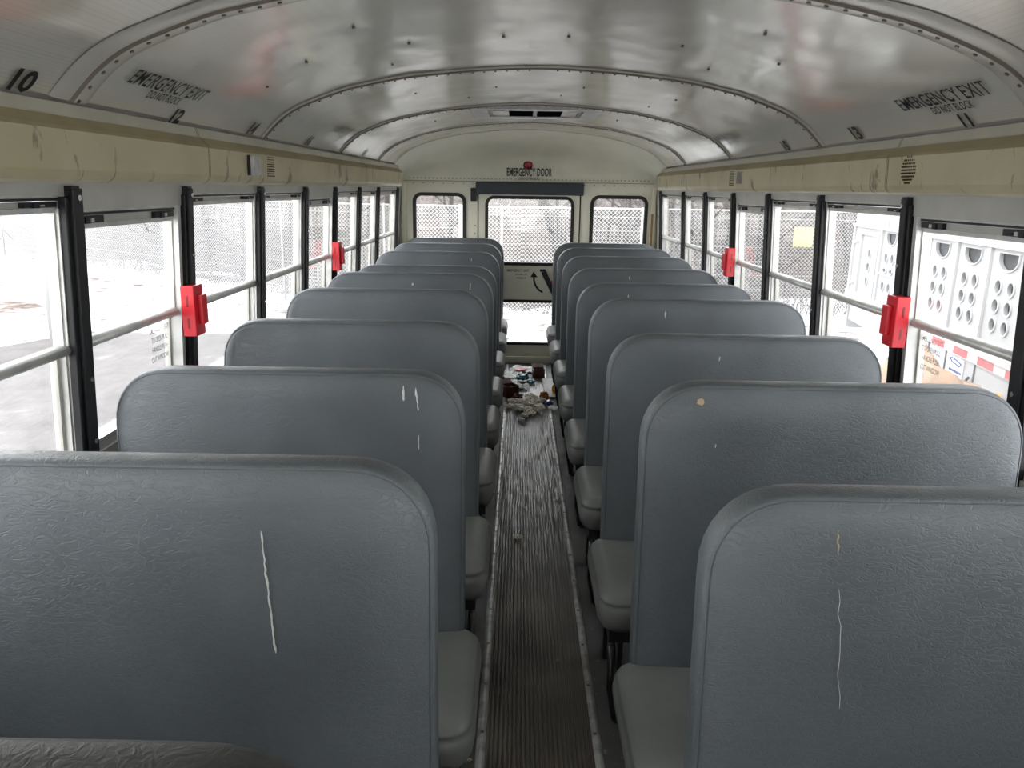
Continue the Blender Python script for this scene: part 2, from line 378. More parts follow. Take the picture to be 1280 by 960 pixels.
# windows
wn = 0
for s in (-1, 1):
    for i in range(len(PIL)-1):
        wn += 1; em = i in EMERG
        root = bpy.data.objects.new('window_%d' % wn, None); COL.objects.link(root); st(root)
        root['label'] = 'sliding bus side window with aluminium mid rail'
        a, b = PIL[i]+.022, PIL[i+1]-.022
        top = 1.515 if em else 1.551
        bm = bmesh.new()
        # outer frame channels
        wbox(bm, s, a, b, SILL, SILL+.028, .012, .060)
        wbox(bm, s, a, b, top-.006, top, .010, .060)
        wbox(bm, s, a, a+.014, SILL, top, .014, .044)
        if em:
            wbox(bm, s, b-.046, b-.038, SILL, top, -.004, .044)
            wbox(bm, s, b-.038, b-.022, SILL, top, .026, .044)
            wbox(bm, s, b-.022, b-.012, SILL, top, .002, .044)
            wbox(bm, s, b-.012, b, SILL, top, .018, .044)
            wbox(bm, s, a+.014, a+.03, SILL, top, .020, .044)
            e = b-.043
        else:
            wbox(bm, s, b-.010, b, SILL, top, .006, .044)
            wbox(bm, s, b-.016, b-.010, SILL, top, .016, .044)
            e = b-.015
        a2 = a+.012
        obj('window_frame', bm, 'alu', root)
        # upper sash
        bm = bmesh.new()
        wbox(bm, s, a2, e, 1.470 if em else 1.512, 1.482 if em else 1.524, .014, .038)
        wbox(bm, s, a2, a2+.014, 1.20, top-.03, .014, .038)
        wbox(bm, s, e-.009, e, 1.20, top-.03, .014, .038)
        if not em: wbox(bm, s, e-.004, e+.001, 1.20, top-.03, .006, .014)
        obj('upper_sash', bm, 'alu', root)
        bm = bmesh.new(); wbox(bm, s, a+.014, e+.004, top-.012, top-.006, .006, .03)
        obj('gasket', bm, 'black', root)
        bm = bmesh.new(); wbox(bm, s, a2, e, 1.482 if em else 1.524, top-.014, .020, .034); obj('top_rail', bm, 'header', root)
        for q in (0, 1):
            yy = a2+.005 if q == 0 else e-.125
            zt = (1.483 if em else 1.525)
            bm = bmesh.new(); wbox(bm, s, yy, yy+.12, zt, top-.015, .008, .021)
            wbox(bm, s, yy+.03, yy+.05, zt-.001, top-.017, .004, .013)
            obj('latch', bm, 'black', root)
            bm = bmesh.new(); wbox(bm, s, yy+.055, yy+.068, zt+.002, top-.020, .004, .013)
            obj('latch_button', bm, 'alu', root)
        # mid rail: rounded bar
        bm = bmesh.new(); rings = []
        for y in (a, b-.002 if not em else e+.006):
            r = []
            for k in range(12):
                t_ = 2*math.pi*k/12; r.append(Wp(s, y, 1.189+.0150*math.sin(t_), .022+.020*math.cos(t_)))
            rings.append(r)
        loft(bm, rings); obj('mid_rail', bm, 'alu', root, smooth=True)
        bm = bmesh.new(); wbox(bm, s, a2, e, 1.19, 1.475 if em else 1.515, .024, .028); obj('upper_pane', bm, 'glass', root)
        bm = bmesh.new(); wbox(bm, s, a2, e, SILL+.02, 1.19, .038, .042); obj('lower_pane', bm, 'glass_frost', root)
        bm = bmesh.new(); wbox(bm, s, e-.012, e, SILL+.02, 1.178, .032, .050); wbox(bm, s, a2, a2+.012, SILL+.02, 1.178, .032, .050)
        obj('lower_sash', bm, 'header', root)

# overhead ducts, three lengths each side
DP = [(1.114, 1.745), (1.062, 1.744), (1.056, 1.720), (1.053, 1.716), (1.030, 1.694), (1.026, 1.686), (1.030, 1.606), (1.034, 1.594), (1.043, 1.585), (1.055, 1.580), (1.122, 1.579)]
DM = [1, 1, 1, 2, 2, 0, 0, 0, 0, 0]
for s in (-1, 1):
    cuts = [Y0+.02, 2.428, 4.905, 6.47]
    for k in range(3):
        y0, y1 = cuts[k]+(.002 if k else 0), cuts[k+1]-.002
        bm = bmesh.new(); nn = 24; rr = []
        for j in range(nn+1):
            y = y0+(y1-y0)*j/nn
            e = min(y-y0, y1-y) < 1e-4
            rr.append([bm.verts.new((s*(x+(.004 if e and 0 < q < 10 else 0)), y+(0 if not k < 0 else 0), z)) for q, (x, z) in enumerate(DP)])
        for A, B in zip(rr, rr[1:]):
            for q in range(len(DP)-1):
                f = bm.faces.new((A[q], A[q+1], B[q+1], B[q])); f.material_index = DM[q]
        bm.faces.new(rr[0]); bm.faces.new(rr[-1][::-1])
        lab = ['nearest length, its face marked with brown scuffs', 'middle length, holding a small speaker grille', 'short last length before the rear wall'][k]
        o = obj('overhead_duct', bm, ['duct', 'duct_lip', 'duct_band'], smooth=False)
        tag(o, 'cream overhead duct above the %s windows, %s' % ('left' if s < 0 else 'right', lab), 'overhead duct', 'cream ducts above the windows')
    bm = bmesh.new()
    for y in cuts[1:3]:
        loft(bm, [[(s*(x-.0006), y+dy, z) for x, z in DP[1:10]] for dy in (-.0022, .0022)], close=False, cap=False)
    st(obj('trim_3' if s < 0 else 'trim_4', bm, 'seam_dark'), 'dark joint line between duct lengths')

# ceiling ------------------------------------------------------------
CP = [(1.125, 1.70), (1.085, 1.728), (1.065, 1.756), (.998, 1.822), (.915, 1.873), (.76, 1.93), (.67, 1.952), (.553, 1.976), (.458, 1.989), (.24, 2.010), (0, 2.02)]
AL = [0]
for a, b in zip(CP, CP[1:]): AL.append(AL[-1]+math.hypot(a[0]-b[0], a[1]-b[1]))
def _cr(p, i, t):
    g = lambda k: p[max(0, min(len(p)-1, k))]
    a, b, c, d = g(i-1), g(i), g(i+1), g(i+2)
    if i+2 > len(p)-1: d = (-p[i][0], p[i][1])
    return tuple(.5*(2*b[q]+(c[q]-a[q])*t+(2*a[q]-5*b[q]+4*c[q]-d[q])*t*t+(3*b[q]-a[q]-3*c[q]+d[q])*t**3) for q in (0, 1))
def cprof(sl):
    """half profile by arc length from the wall edge -> (|x|, z)"""
    sl = max(0, min(AL[-1]-1e-6, sl))
    for i in range(len(CP)-1):
        if sl <= AL[i+1]: return _cr(CP, i, (sl-AL[i])/(AL[i+1]-AL[i]))
def cpt(side, y, sl, off=0):
    x, z = cprof(sl); x2, z2 = cprof(sl+.004); x1, z1 = cprof(sl-.004)
    tx, tz = x2-x1, z2-z1; L = math.hypot(tx, tz) or 1
    nx, nz = tz/L, -tx/L       # pointing into the room (down / inward)
    if nz > 0: nx, nz = -nx, -nz
    if nx > 0 and abs(nx) > .5: pass
    return (side*(x+nx*off), y, z+nz*off)
NS = 44
half = [AL[-1]*k/NS for k in range(NS+1)]
full = [(-1, q) for q in half]+[(1, q) for q in half[::-1][1:]]
main = [(a_, q) for a_, q in full if q > .058]
seams = [Y0, -.84, .46, 1.76, 3.06, 4.35, 5.52, 6.28]
bm = bmesh.new()
dent = [(-.527, 2.165), (-.735, 2.47), (-.13, 2.467), (.067, 2.468), (.388, 2.46), (.546, 2.159), (.676, 2.457), (.542, 2.775), (-.427, 2.461), (-.515, 2.793)]
ys = []
y = Y0
while y < 6.34: ys.append(y); y += .05
ys.append(6.34); rings = []
for y in ys:
    r = []
    for sd, q in main:
        w = .0016*noise.noise(Vector((sd*q*5, y*1.7, 0)))+.0008*noise.noise(Vector((sd*q*11, y*4, 5)))-.0022
        edge = min(1, q/.15)
        P = cpt(sd, y, q, w*edge)
        for dx, dy in dent:
            r2 = (P[0]-dx)**2+(P[1]-dy)**2
            if r2 < .02: P = (P[0], P[1], P[2]+.004*math.exp(-r2/.0016))
        r.append(P)
    rings.append(r)
loft(bm, rings, close=False, cap=False)
ceil = st(obj('ceiling', bm, 'ceiling', smooth=True), 'glossy cream painted metal ceiling, curved')
# rear cap
bm = bmesh.new(); rings = []
for k in range(15):
    th = math.pi/2*k/14; r = []
    for sd, q in full:
        x, z = cprof(q)
        zz = 1.632+(z-1.632)*math.cos(th)**.8
        r.append((sd*x*(1+.02*math.sin(th)), 6.28+.715*math.sin(th), zz))
    rings.append(r)
loft(bm, rings, close=False, cap=False); st(obj('trim_5', bm, 'rearwall', smooth=True), 'cream curved cap panel between ceiling and rear wall')
# roof skin outside (keeps daylight out)
bm = bmesh.new()
loft(bm, [[(sd*(cprof(q)[0]+.05), y, cprof(q)[1]+.06) for sd, q in full] for y in (Y0-.05, Y1+.08)], close=False, cap=False)
st(obj('roof', bm, 'bus_yellow', smooth=True), 'outer roof skin of the bus')
# seam ribs with rivets
for k, y in enumerate(seams[1:-1]):
    bm = bmesh.new()
    sl = main
    wid = .075 if y < 2.5 else .02
    for dy, w in ((0, wid),):
        loft(bm, [[cpt(sd, y+o_, q, h) for sd, q in sl] for o_, h in ((-w, .0), (-w*.85, .003), (-w*.5, .0045), (-.004, .0045))], close=False, cap=False)
        loft(bm, [[cpt(sd, y+o_, q, h) for sd, q in sl] for o_, h in ((.004, .009), (.012, .010), (w*.6, .0065), (w*.9, .003), (w, 0))], close=False, cap=False)
    root = st(obj('trim_%d' % (6+k), bm, 'rib', smooth=True), 'raised seam rib across the ceiling')
    bm = bmesh.new()
    loft(bm, [[cpt(sd, y+o_, q, h) for sd, q in sl] for o_, h in ((-.0035, .0040), (-.0012, .0080), (.0040, .0098))], close=False, cap=False)
    obj('seam_line', bm, 'seam_dark', root, smooth=True)
    bm = bmesh.new(); n = 26
    for j in range(n):
        for sd in (-1, 1):
            q = .09+(AL[-1]-.1)*j/n
            p = Vector(cpt(sd, y+.018, q, .009)); p2 = Vector(cpt(sd, y+.018, q, .0125)); tube(bm, [p, p2], .0048 if y < 2.5 else .0038, 7)
    tag(obj('rivet', bm, 'rivet', root), kind='stuff')
bm = bmesh.new()
for (x, y) in dent+[(-.9, 2.6), (.2, 3.6), (-.2, 3.62), (.6, 3.6), (-.55, 3.58), (.55, 4.0), (-.35, 3.95), (.1, 3.95), (-.6, 4.9), (.5, 4.9)]:
    q = min(half, key=lambda h: abs(cprof(h)[0]-abs(x))); sd = 1 if x > 0 else -1
    tube(bm, [cpt(sd, y, q, -.004), cpt(sd, y, q, .003)], .0045, 8)
tag(obj('screw', bm, 'rivet', ceil), kind='stuff')

# lettering on the ceiling
def ceil_text(name, s, side, yc, s0, size, label, cat, mt='ink', grp=None, **kw):
    sg = 1 if side < 0 else -1
    bm = text_bm(s, size, lambda x, y: cpt(side, yc+sg*x, s0+y, .0035), **kw)
    o = obj(name, bm, mt); tag(o, label, cat, grp); return o
EEX = dict(bold=.0, xs=.60)
def notice(side, yc, s1, s2, mt, label):
    P = cpt(side, yc, s1)
    t = thing('exit_notice', label, 'sign lettering', P, 'exit lettering on the ceiling'); sg = 1 if side < 0 else -1
    for nm_, w, dx, s0, h in (('emergency_lettering', 'EMERGENCY', -.072, s1, .047), ('exit_lettering', 'EXIT', .148, s1, .047), ('notice_lettering', 'DO NOT BLOCK', .004, s2, .022)):
        bm = text_bm(w, h, lambda x, y: tuple(Vector(cpt(side, yc+sg*(dx+x), s0+y, .0035))-Vector(P)), bold=.010, xs=.74, sc=1.08)
        obj(nm_, bm, mt, t)
for side, nm in ((-1, 'left'), (1, 'right')):
    notice(side, 2.13 if side < 0 else 2.097, .163, .136, 'ink', 'black EMERGENCY EXIT, DO NOT BLOCK lettering on the ceiling above the nearer %s exit window' % nm)
    notice(side, 4.08, .203, .170, 'ink_faded', 'faded grey EMERGENCY EXIT lettering farther back on the ceiling, %s side' % nm)
for side, s_, y, s0, h in ((-1, '10', 1.572, .083, .050), (-1, '12', 2.273, .078, .046), (-1, '14', 2.885, .088, .052), (-1, '16', 3.645, .090, .050), (-1, '18', 4.95, .090, .050),
                           (1, '11', 2.075, .082, .042), (1, '13', 2.72, .092, .050), (1, '15', 3.435, .086, .050), (1, '17', 5.79, .090, .050)):
    Pn = Vector(cpt(side, y, s0)); tn = thing('seat_number', 'x', 'seat number', Pn, 'seat numbers on the ceiling'); sgn = 1 if side < 0 else -1
    for q_, dg in enumerate(s_):
        dx_ = (q_-.5)*h*.80; obj('digit', text_bm(dg, h, lambda a_, b_: tuple(Vector(cpt(side, y+sgn*(a_+dx_), s0+b_, .0035))-Pn), bold=.030, xs=1.15), 'ink', tn)
    tn['label'] = ('bold black seat number %s above the %s duct' % (s_, 'left' if side < 0 else 'right'))

# roof vent / escape hatch
t = thing('roof_hatch', 'low cream ceiling hatch frame with dark vent opening', 'roof hatch', (0, 4.70, 2.015))
bm = bmesh.new()
def hz(x): return -.020-.010*(x/.35)**2*2
for (x0, x1, y0, y1, z0, z1) in ((-.37, .37, -.30, -.20, -.020, .002), (-.37, .37, .20, .30, -.020, .002), (-.37, -.27, -.2, .2, -.020, .002), (.27, .37, -.2, .2, -.020, .002)):
    box(bm, x0, x1, y0, y1, z0, z1)
bevel(bm, .004, 2); obj('hatch_frame', bm, 'white_plastic', t)
bm = bmesh.new(); box(bm, -.27, .27, -.2, .2, -.010, -.004); obj('hatch_lid', bm, 'ceiling', t)
bm = bmesh.new()
for x0, x1 in ((-.15, -.012), (.012, .15)):
    loft(bm, [[(x0, -.205, -.021), (x1, -.205, -.021), (x1, -.205, -.008), (x0, -.205, -.008)], [(x0, .08, -.024), (x1, .08, -.024), (x1, .08, -.010), (x0, .08, -.010)]])
obj('vent_opening', bm, 'void', t)
for x0 in (-.25, .18):
    bm = bmesh.new(); box(bm, x0, x0+.07, -.19, -.15, -.022, -.010); obj('hatch_handle', bm, 'white_plastic', t)
for x0 in (-.262, .25):
    bm = bmesh.new(); box(bm, x0, x0+.012, -.19, .19, -.018, -.008); obj('lid_gap', bm, 'seam_dark', t)

# ------------------------------------------------------------------ rear wall
def rr_loop(x0, x1, z0, z1, r, n=6):
    pts = []
    for cx, cz, a0 in ((x1-r, z1-r, 0), (x0+r, z1-r, 90), (x0+r, z0+r, 180), (x1-r, z0+r, 270)):
        for k in range(n+1):
            a = math.radians(a0+90*k/n); pts.append((cx+r*math.cos(a), cz+r*math.sin(a)))
    return pts
def plate_with_holes(name, outer, holes, y0, y1, mt, parent=None):
    """extruded plate in the xz plane with openings"""
    cu = bpy.data.curves.new('c', 'CURVE'); cu.dimensions = '2D'; cu.fill_mode = 'BOTH'; cu.extrude = abs(y1-y0)/2
    for lp in [outer]+holes:
        sp = cu.splines.new('POLY'); sp.points.add(len(lp)-1); sp.use_cyclic_u = True
        for p, (x, z) in zip(sp.points, lp): p.co = (x, z, 0, 1)
    o = bpy.data.objects.new('c', cu); COL.objects.link(o); bpy.context.view_layer.update()
    me = bpy.data.meshes.new_from_object(o.evaluated_get(bpy.context.evaluated_depsgraph_get()))
    me.transform(Matrix(((1, 0, 0, 0), (0, 0, 1, (y0+y1)/2), (0, 1, 0, 0), (0, 0, 0, 1))))
    bpy.data.objects.remove(o); me.materials.clear(); me.materials.append(M[mt])
    r = bpy.data.objects.new(name, me); COL.objects.link(r)
    if parent: r.parent = parent
    return r
def ring_y(bm, lp_in, lp_out, y0, y1, mi=0):
    n = len(lp_in)
    A = [bm.verts.new((x, y0, z)) for x, z in lp_in]; B = [bm.verts.new((x, y0, z)) for x, z in lp_out]
    C = [bm.verts.new((x, y1, z)) for x, z in lp_in]; D = [bm.verts.new((x, y1, z)) for x, z in lp_out]
    for k in range(n):
        j = (k+1) % n
        for q in ((A[k], A[j], B[j], B[k]), (B[k], B[j], D[j], D[k]), (A[j], A[k], C[k], C[j]), (C[k], D[k], D[j], C[j])): bm.faces.new(q)
DX0, DX1 = -.448, .459
wl = rr_loop(-1.005, -.578, .96, 1.508, .055); wr = rr_loop(.572, 1.036, .96, 1.505, .055)
hl = [(DX0, .055), (DX0, 1.60), (DX1, 1.60), (DX1, .055)]
outer = [(-1.2, -.02), (1.2, -.02), (1.2, 1.66), (1.13, 1.80), (.9, 1.95), (.5, 2.03), (-.5, 2.03), (-.9, 1.95), (-1.13, 1.80), (-1.2, 1.66)]
st(plate_with_holes('wall_rear', outer, [wl, wr, hl], Y1, Y1+.05, 'rearwall'), 'cream rear wall with two small windows and a door')
for k, lp, b in ((25, wl, (-1.005, -.578, .96, 1.508)), (26, wr, (.572, 1.036, .96, 1.505))):
    root = bpy.data.objects.new('window_%d' % k, None); COL.objects.link(root); st(root)
    root['label'] = 'small rounded rear window with black rubber surround'
    bm = bmesh.new(); ring_y(bm, rr_loop(b[0]+.006, b[1]-.006, b[2]+.006, b[3]-.006, .05), rr_loop(b[0]-.024, b[1]+.024, b[2]-.024, b[3]+.024, .078), Y1-.012, Y1+.03)
    obj('rubber_surround', bm, 'rubber', root)
    bm = bmesh.new(); box(bm, b[0], b[1], Y1+.02, Y1+.026, b[2], b[3]); obj('pane', bm, 'glass', root)
# rear emergency door
door = bpy.data.objects.new('door_1', None); COL.objects.link(door); st(door); door['label'] = 'rear emergency door with an upper and a lower window'
ho = rr_loop(-.362, .383, .925, 1.490, .055); hb = rr_loop(-.362, .383, .192, .572, .03)
plate_with_holes('door_leaf', [(DX0+.006, .062), (DX0+.006, 1.592), (DX1-.006, 1.592), (DX1-.006, .062)], [ho, hb], Y1-.006, Y1+.04, 'rearwall', door)
bm = bmesh.new(); ring_y(bm, rr_loop(-.357, .378, .930, 1.485, .05), rr_loop(-.385, .406, .902, 1.513, .078), Y1-.018, Y1+.01)
obj('upper_surround', bm, 'rubber', door)
bm = bmesh.new(); ring_y(bm, rr_loop(-.357, .378, .197, .567, .025), rr_loop(-.385, .406, .172, .592, .045), Y1-.018, Y1+.01)
obj('lower_surround', bm, 'rubber', door)
bm = bmesh.new(); box(bm, -.37, .39, Y1+.012, Y1+.018, .91, 1.5); obj('upper_pane', bm, 'glass', door)
bm = bmesh.new(); box(bm, -.37, .39, Y1+.012, Y1+.018, .18, .59); obj('lower_pane', bm, 'glass', door)
bm = bmesh.new()
for x in (DX0, DX1): box(bm, x-.005, x+.005, Y1-.008, Y1+.02, .05, 1.61)
obj('door_gap', bm, 'rubber', door)
bm = bmesh.new(); box(bm, DX0, DX1, Y1-.010, Y1+.02, .0, .058); obj('sill', bm, 'rearwall', door)
for x in (-.462,):
    bm = bmesh.new()
    for z in (1.25, 1.18, .8, .4): disc(bm, (x-.012, Y1-.001, z), (0, -1, 0), .006, .004, 8)
    tag(obj('hinge_screw', bm, 'rivet', door), kind='stuff')
# handle: black lever, red catch, arrow decal and text
h = bpy.data.objects.new('door_handle', None); COL.objects.link(h); h.parent = door
bm = bmesh.new(); a = Vector((.150, Y1-.045, .845)); b = Vector((.262, Y1-.045, .620)); d = (b-a).normalized(); nx = Vector((d.z, 0, -d.x))
loft(bm, [[a+nx*.024+Vector((0, q, 0)) for q in (0,)]+[a-nx*.024, a-nx*.024+Vector((0, .03, 0)), a+nx*.024+Vector((0, .03, 0))], [b+nx*.020, b-nx*.020, b-nx*.020+Vector((0, .03, 0)), b+nx*.020+Vector((0, .03, 0))]])
obj('lever', bm, 'black', h)
bm = bmesh.new(); box(bm, .115, .165, Y1-.03, Y1-.01, .850, .872); box(bm, .130, .178, Y1-.03, Y1-.01, .828, .846); obj('lever_end', bm, 'black', h)
bm = bmesh.new(); box(bm, .215, .36, Y1-.03, Y1-.008, .740, .772); tag(obj('catch', bm, 'red', h), 'red metal catch')
bm = bmesh.new()
arc = []
for k in range(13):
    t_ = math.radians(180+75*k/12); arc.append((.172+.120*math.cos(t_), .800+.150*math.sin(t_)))
yy = Y1-.0075
A = [bm.verts.new((x*1+(.172-x)*.0, yy, z)) for x, z in arc]
B = [bm.verts.new((.172+(x-.172)*.86, yy, .800+(z-.800)*.88)) for x, z in arc]
for k in range(12): bm.faces.new((A[k], A[k+1], B[k+1], B[k]))
v = [bm.verts.new(p) for p in ((.028, yy, .798), (.094, yy, .798), (.058, yy, .850))]; bm.faces.new(v)
obj('arrow_decal', bm, 'ink', door)
bm = text_bm('EMERGENCY EXIT', .022, lambda x, y: (-.085+x, yy, .846+y), bold=.006, xs=.8)
obj('exit_decal', bm, 'ink', door)
bm = text_bm('TO OPEN LIFT\nHANDLE UP', .014, lambda x, y: (-.055+x, yy, .815+y), bold=.01, xs=.85, ls=1.6)
obj('instruction_decal', bm, 'ink', door)
# wall items on the rear
bm = text_bm('EMERGENCY DOOR', .066, lambda x, y: (.0+x, 6.9, 1.683+y), bold=.014, xs=.46)
def cap_y(z):   # y of the cap centre at height z
    c = max(0, min(1, (z-1.632)/(2.02-1.632)))**(1/.8)
    return 6.28+.715*math.sin(math.acos(c))
for v in bm.verts: v.co.y = cap_y(v.co.z)-.010
tag(obj('door_lettering', bm, 'ink'), 'black EMERGENCY DOOR lettering under the red lamp on the rear wall', 'sign lettering')
bm = text_bm('DO NOT BLOCK', .020, lambda x, y: (.0+x, 0, 1.652+y), bold=.008, xs=.75)
for v in bm.verts: v.co.y = cap_y(v.co.z)-.010
tag(obj('notice_lettering', bm, 'ink'), 'small DO NOT BLOCK line just above the slate door header pad', 'sign lettering')
t = thing('warning_lamp', 'round dark red lamp above EMERGENCY DOOR lettering', 'lamp', (-.012, cap_y(1.783), 1.783))
bm = bmesh.new(); bmesh.ops.create_uvsphere(bm, u_segments=20, v_segments=10, radius=.040)
bmesh.ops.scale(bm, verts=bm.verts, vec=(1, .6, 1)); obj('lens', bm, 'red_dark', t, smooth=True)
bm = bmesh.new(); disc(bm, (0, .022, -.0), (0, -1, .25), .046, .018, 24); obj('lamp_base', bm, 'rubber', t)
bm = bmesh.new(); box(bm, -.466, .480, Y1-.075, Y1-.004, 1.522, 1.628); bevel(bm, .008, 3)
tag(obj('header_pad', bm, 'pad'), 'dark slate padded bar across the top of the rear door', 'head pad')
bm = bmesh.new(); box(bm, -.512, -.462, Y1-.05, Y1-.003, 1.462, 1.575); bevel(bm, .006, 2)
tag(obj('door_switch_box', bm, 'black'), 'small black box left of the slate header pad', 'switch box')
bm = bmesh.new(); box(bm, 1.086, 1.104, Y1-.05, Y1-.010, 1.06, 1.375)
tag(obj('wooden_stick', bm, 'wood'), 'brown wooden stick standing in the right rear corner', 'stick')
bm = bmesh.new()
for j in range(62):
    x = -1.05+2.1*j/61; tube(bm, [(x, Y1-.004-.0, 1.655), (x, Y1-.024, 1.655)], .0045, 6)
for j in range(24):
    x = -1.02+2.04*j/23; tube(bm, [(x, Y1+.002, 1.612), (x, Y1-.006, 1.612)], .005, 6)
box(bm, -1.1, 1.1, Y1-.012, Y1-.001, 1.630, 1.634)
st(tag(obj('trim_20', bm, 'seam_dark')), 'riveted seam line across the rear wall')
for s, k in ((-1, 21), (1, 22)):
    bm = bmesh.new(); box(bm, s*1.085 if s > 0 else -1.125, 1.125 if s > 0 else -1.085, Y1-.04, Y1-.001, 0, 1.60); bevel(bm, .006, 2)
    st(obj('trim_%d' % k, bm, 'rearwall'), 'cream corner post')

# ------------------------------------------------------------------ front end (behind the camera)
bm = bmesh.new()
outer_f = [(x, z) for x, z in outer]
bm.free()
st(plate_with_holes('wall_front', outer, [rr_loop(-1.05, 1.05, .75, 1.66, .08)], Y0-.05, Y0, 'wall'), 'front wall of the bus around the windscreen')
bm = bmesh.new(); box(bm, -1.06, 1.06, Y0-.03, Y0-.024, .74, 1.67)
o = obj('window_27', bm, 'glass'); st(o, 'windscreen')

# ------------------------------------------------------------------ red latches, speakers, boxes
for s, nm in ((-1, 'left'), (1, 'right')):
    for py, far in ((2.463, 0), (4.463, 1)):
        t = thing('exit_latch', 'red exit window latch on the %s wall, the %s of the two' % (nm, 'one nearer the rear' if far else 'larger and nearer'), 'window latch', Wp(s, py-.045, 1.19, -.02), 'red latches on the exit windows')
        bm = bmesh.new()
        x = lambda d: -s*d
        def bb(d0, d1, y0, y1, z0, z1):
            box(bm, min(x(d0), x(d1)), max(x(d0), x(d1)), y0, y1, z0, z1)
        bb(-.012, .030, -.030, .042, -.080, .080); bevel(bm, .003, 2)
        obj('latch_body', bm, 'red', t)
        bm = bmesh.new(); bb(.029, .046, -.006, .034, -.045, .050); bevel(bm, .004, 2); obj('latch_ridge', bm, 'red', t)
        for z in (-.038, .032):
            bm = bmesh.new(); bb(.004, .010, -.0312, -.029, z-.017, z+.017)
            obj('slot', bm, 'red_dark', t)
# speaker grilles and things stuck on the ducts
def duct_pt(s, y, z, off=0): return (s*(1.028-off), y, z)
for s, yc in ((-1, 3.02), (1, 2.29), (1, 4.18)):
    bm = bmesh.new()
    if s < 0 or yc > 3:
        for k in range(9):
            z = 1.612+k*.0085
            for j in range(4): box(bm, s*1.032, s*1.0262, yc-.045+j*.022, yc-.045+j*.022+.016, z-.0018, z+.0018)
    else:
        for k in range(9):
            z = 1.612+k*.0090; w = [3, 5, 7, 8, 8, 8, 7, 6, 3][k]
            for j in range(w): yy = yc+(j-(w-1)/2)*.011; box(bm, s*1.032, s*1.0262, yy-.0022, yy+.0022, z-.0025, z+.0025)
    lab = {(-1): 'slotted speaker grille beside the white box on the left duct'}.get(s) or ('round dotted speaker grille on the right duct near its joint' if yc < 3 else 'slotted speaker grille beside the grey patch on the right duct')
    tag(obj('speaker_grille', bm, 'dark_hole'), lab, 'speaker grille')
t = thing('wall_sensor', 'small square white plastic box on the left duct', 'sensor box', duct_pt(-1, 2.80, 1.645))
bm = bmesh.new(); box(bm, -.002, .022, -.038, .038, -.032, .032); bevel(bm, .003, 2); obj('housing', bm, 'white_plastic', t)
bm = bmesh.new(); box(bm, .0, .010, -.044, -.036, -.034, .034); obj('bracket', bm, 'black', t)
bm = bmesh.new(); box(bm, 1.024, 1.0302, 3.98, 4.07, 1.618, 1.678)
tag(obj('adhesive_patch', bm, 'grey_patch'), 'grey square patch left on the right duct', 'patch')

# instruction stickers on the exit windows
TXT = 'EMERGENCY EXIT\nTO OPEN PULL\nHANDLE PUSH\nOUT WINDOW'
for s, yc in ((-1, 2.325), (1, 2.322)):
    sg = 1 if s < 0 else -1
    M['sticker_ink'] = MT('sticker_ink', (.07, .065, .07, 1), .5).m if 'sticker_ink' not in M else M['sticker_ink']
    bm = text_bm(TXT, .0165, lambda x, y: Wp(s, yc+sg*x, 1.138+y, .0365), bold=.008, xs=.66, ls=1.25)
    tag(obj('window_sticker', bm, 'sticker_ink'), '%s exit window sticker, four small lines of grey lettering' % ('left' if s < 0 else 'right'), 'window lettering')

# ------------------------------------------------------------------ seats
def outline(x0, x1, z0, z1, rt, rb=.03, n=9, ins=0, flare=.010):
    x0 += ins; x1 -= ins; z0 += ins; z1 -= ins; rx = max(rt-ins, .02); rb = max(rb-ins, .008); e = 2.25
    pts = []
    for cx, cz, sx, sz, r in ((x1, z1, -1, -1, rx), (x0, z1, 1, -1, rx), (x0, z0, 1, 1, rb), (x1, z0, -1, 1, rb)):
        arc = []
        for k in range(n+1):
            a = math.pi/2*k/n; u = 1-math.cos(a)**(2/e); v = 1-math.sin(a)**(2/e)
            arc.append((u, v))
        # going counter-clockwise around
        seq = arc if (sx, sz) in ((-1, -1), (1, 1)) else arc
        if (sx, sz) == (-1, -1): P = [(cx-r*(1-math.sin(math.pi/2-math.pi/2*k/n)**(2/e)) if 0 else cx-r*(1-math.cos(math.pi/2*k/n)**(2/e)), cz-r*(1-math.sin(math.pi/2*k/n)**(2/e))) for k in range(n+1)]
        elif (sx, sz) == (1, -1): P = [(cx+r*(1-math.sin(math.pi/2*k/n)**(2/e)), cz-r*(1-math.cos(math.pi/2*k/n)**(2/e))) for k in range(n+1)]
        elif (sx, sz) == (1, 1): P = [(cx+r*(1-math.cos(math.pi/2*k/n)**(2/e)), cz+r*(1-math.sin(math.pi/2*k/n)**(2/e))) for k in range(n+1)]
        else: P = [(cx-r*(1-math.sin(math.pi/2*k/n)**(2/e)), cz+r*(1-math.cos(math.pi/2*k/n)**(2/e))) for k in range(n+1)]
        pts += P
        # straight stretch towards the next corner
    out = []
    N = len(pts)
    for i in range(N):
        a, b = pts[i], pts[(i+1) % N]; out.append(a)
        L = math.hypot(a[0]-b[0], a[1]-b[1])
        if L > .12:
            m_ = int(L/.06)
            out += [(a[0]+(b[0]-a[0])*k/m_, a[1]+(b[1]-a[1])*k/m_) for k in range(1, m_)]
    return out
BX0, BX1, BZ0, BZ1, RT = 0.0, .885, .34, 1.14, .145
def recl(z): return .010+.045*(z-.42)/.72
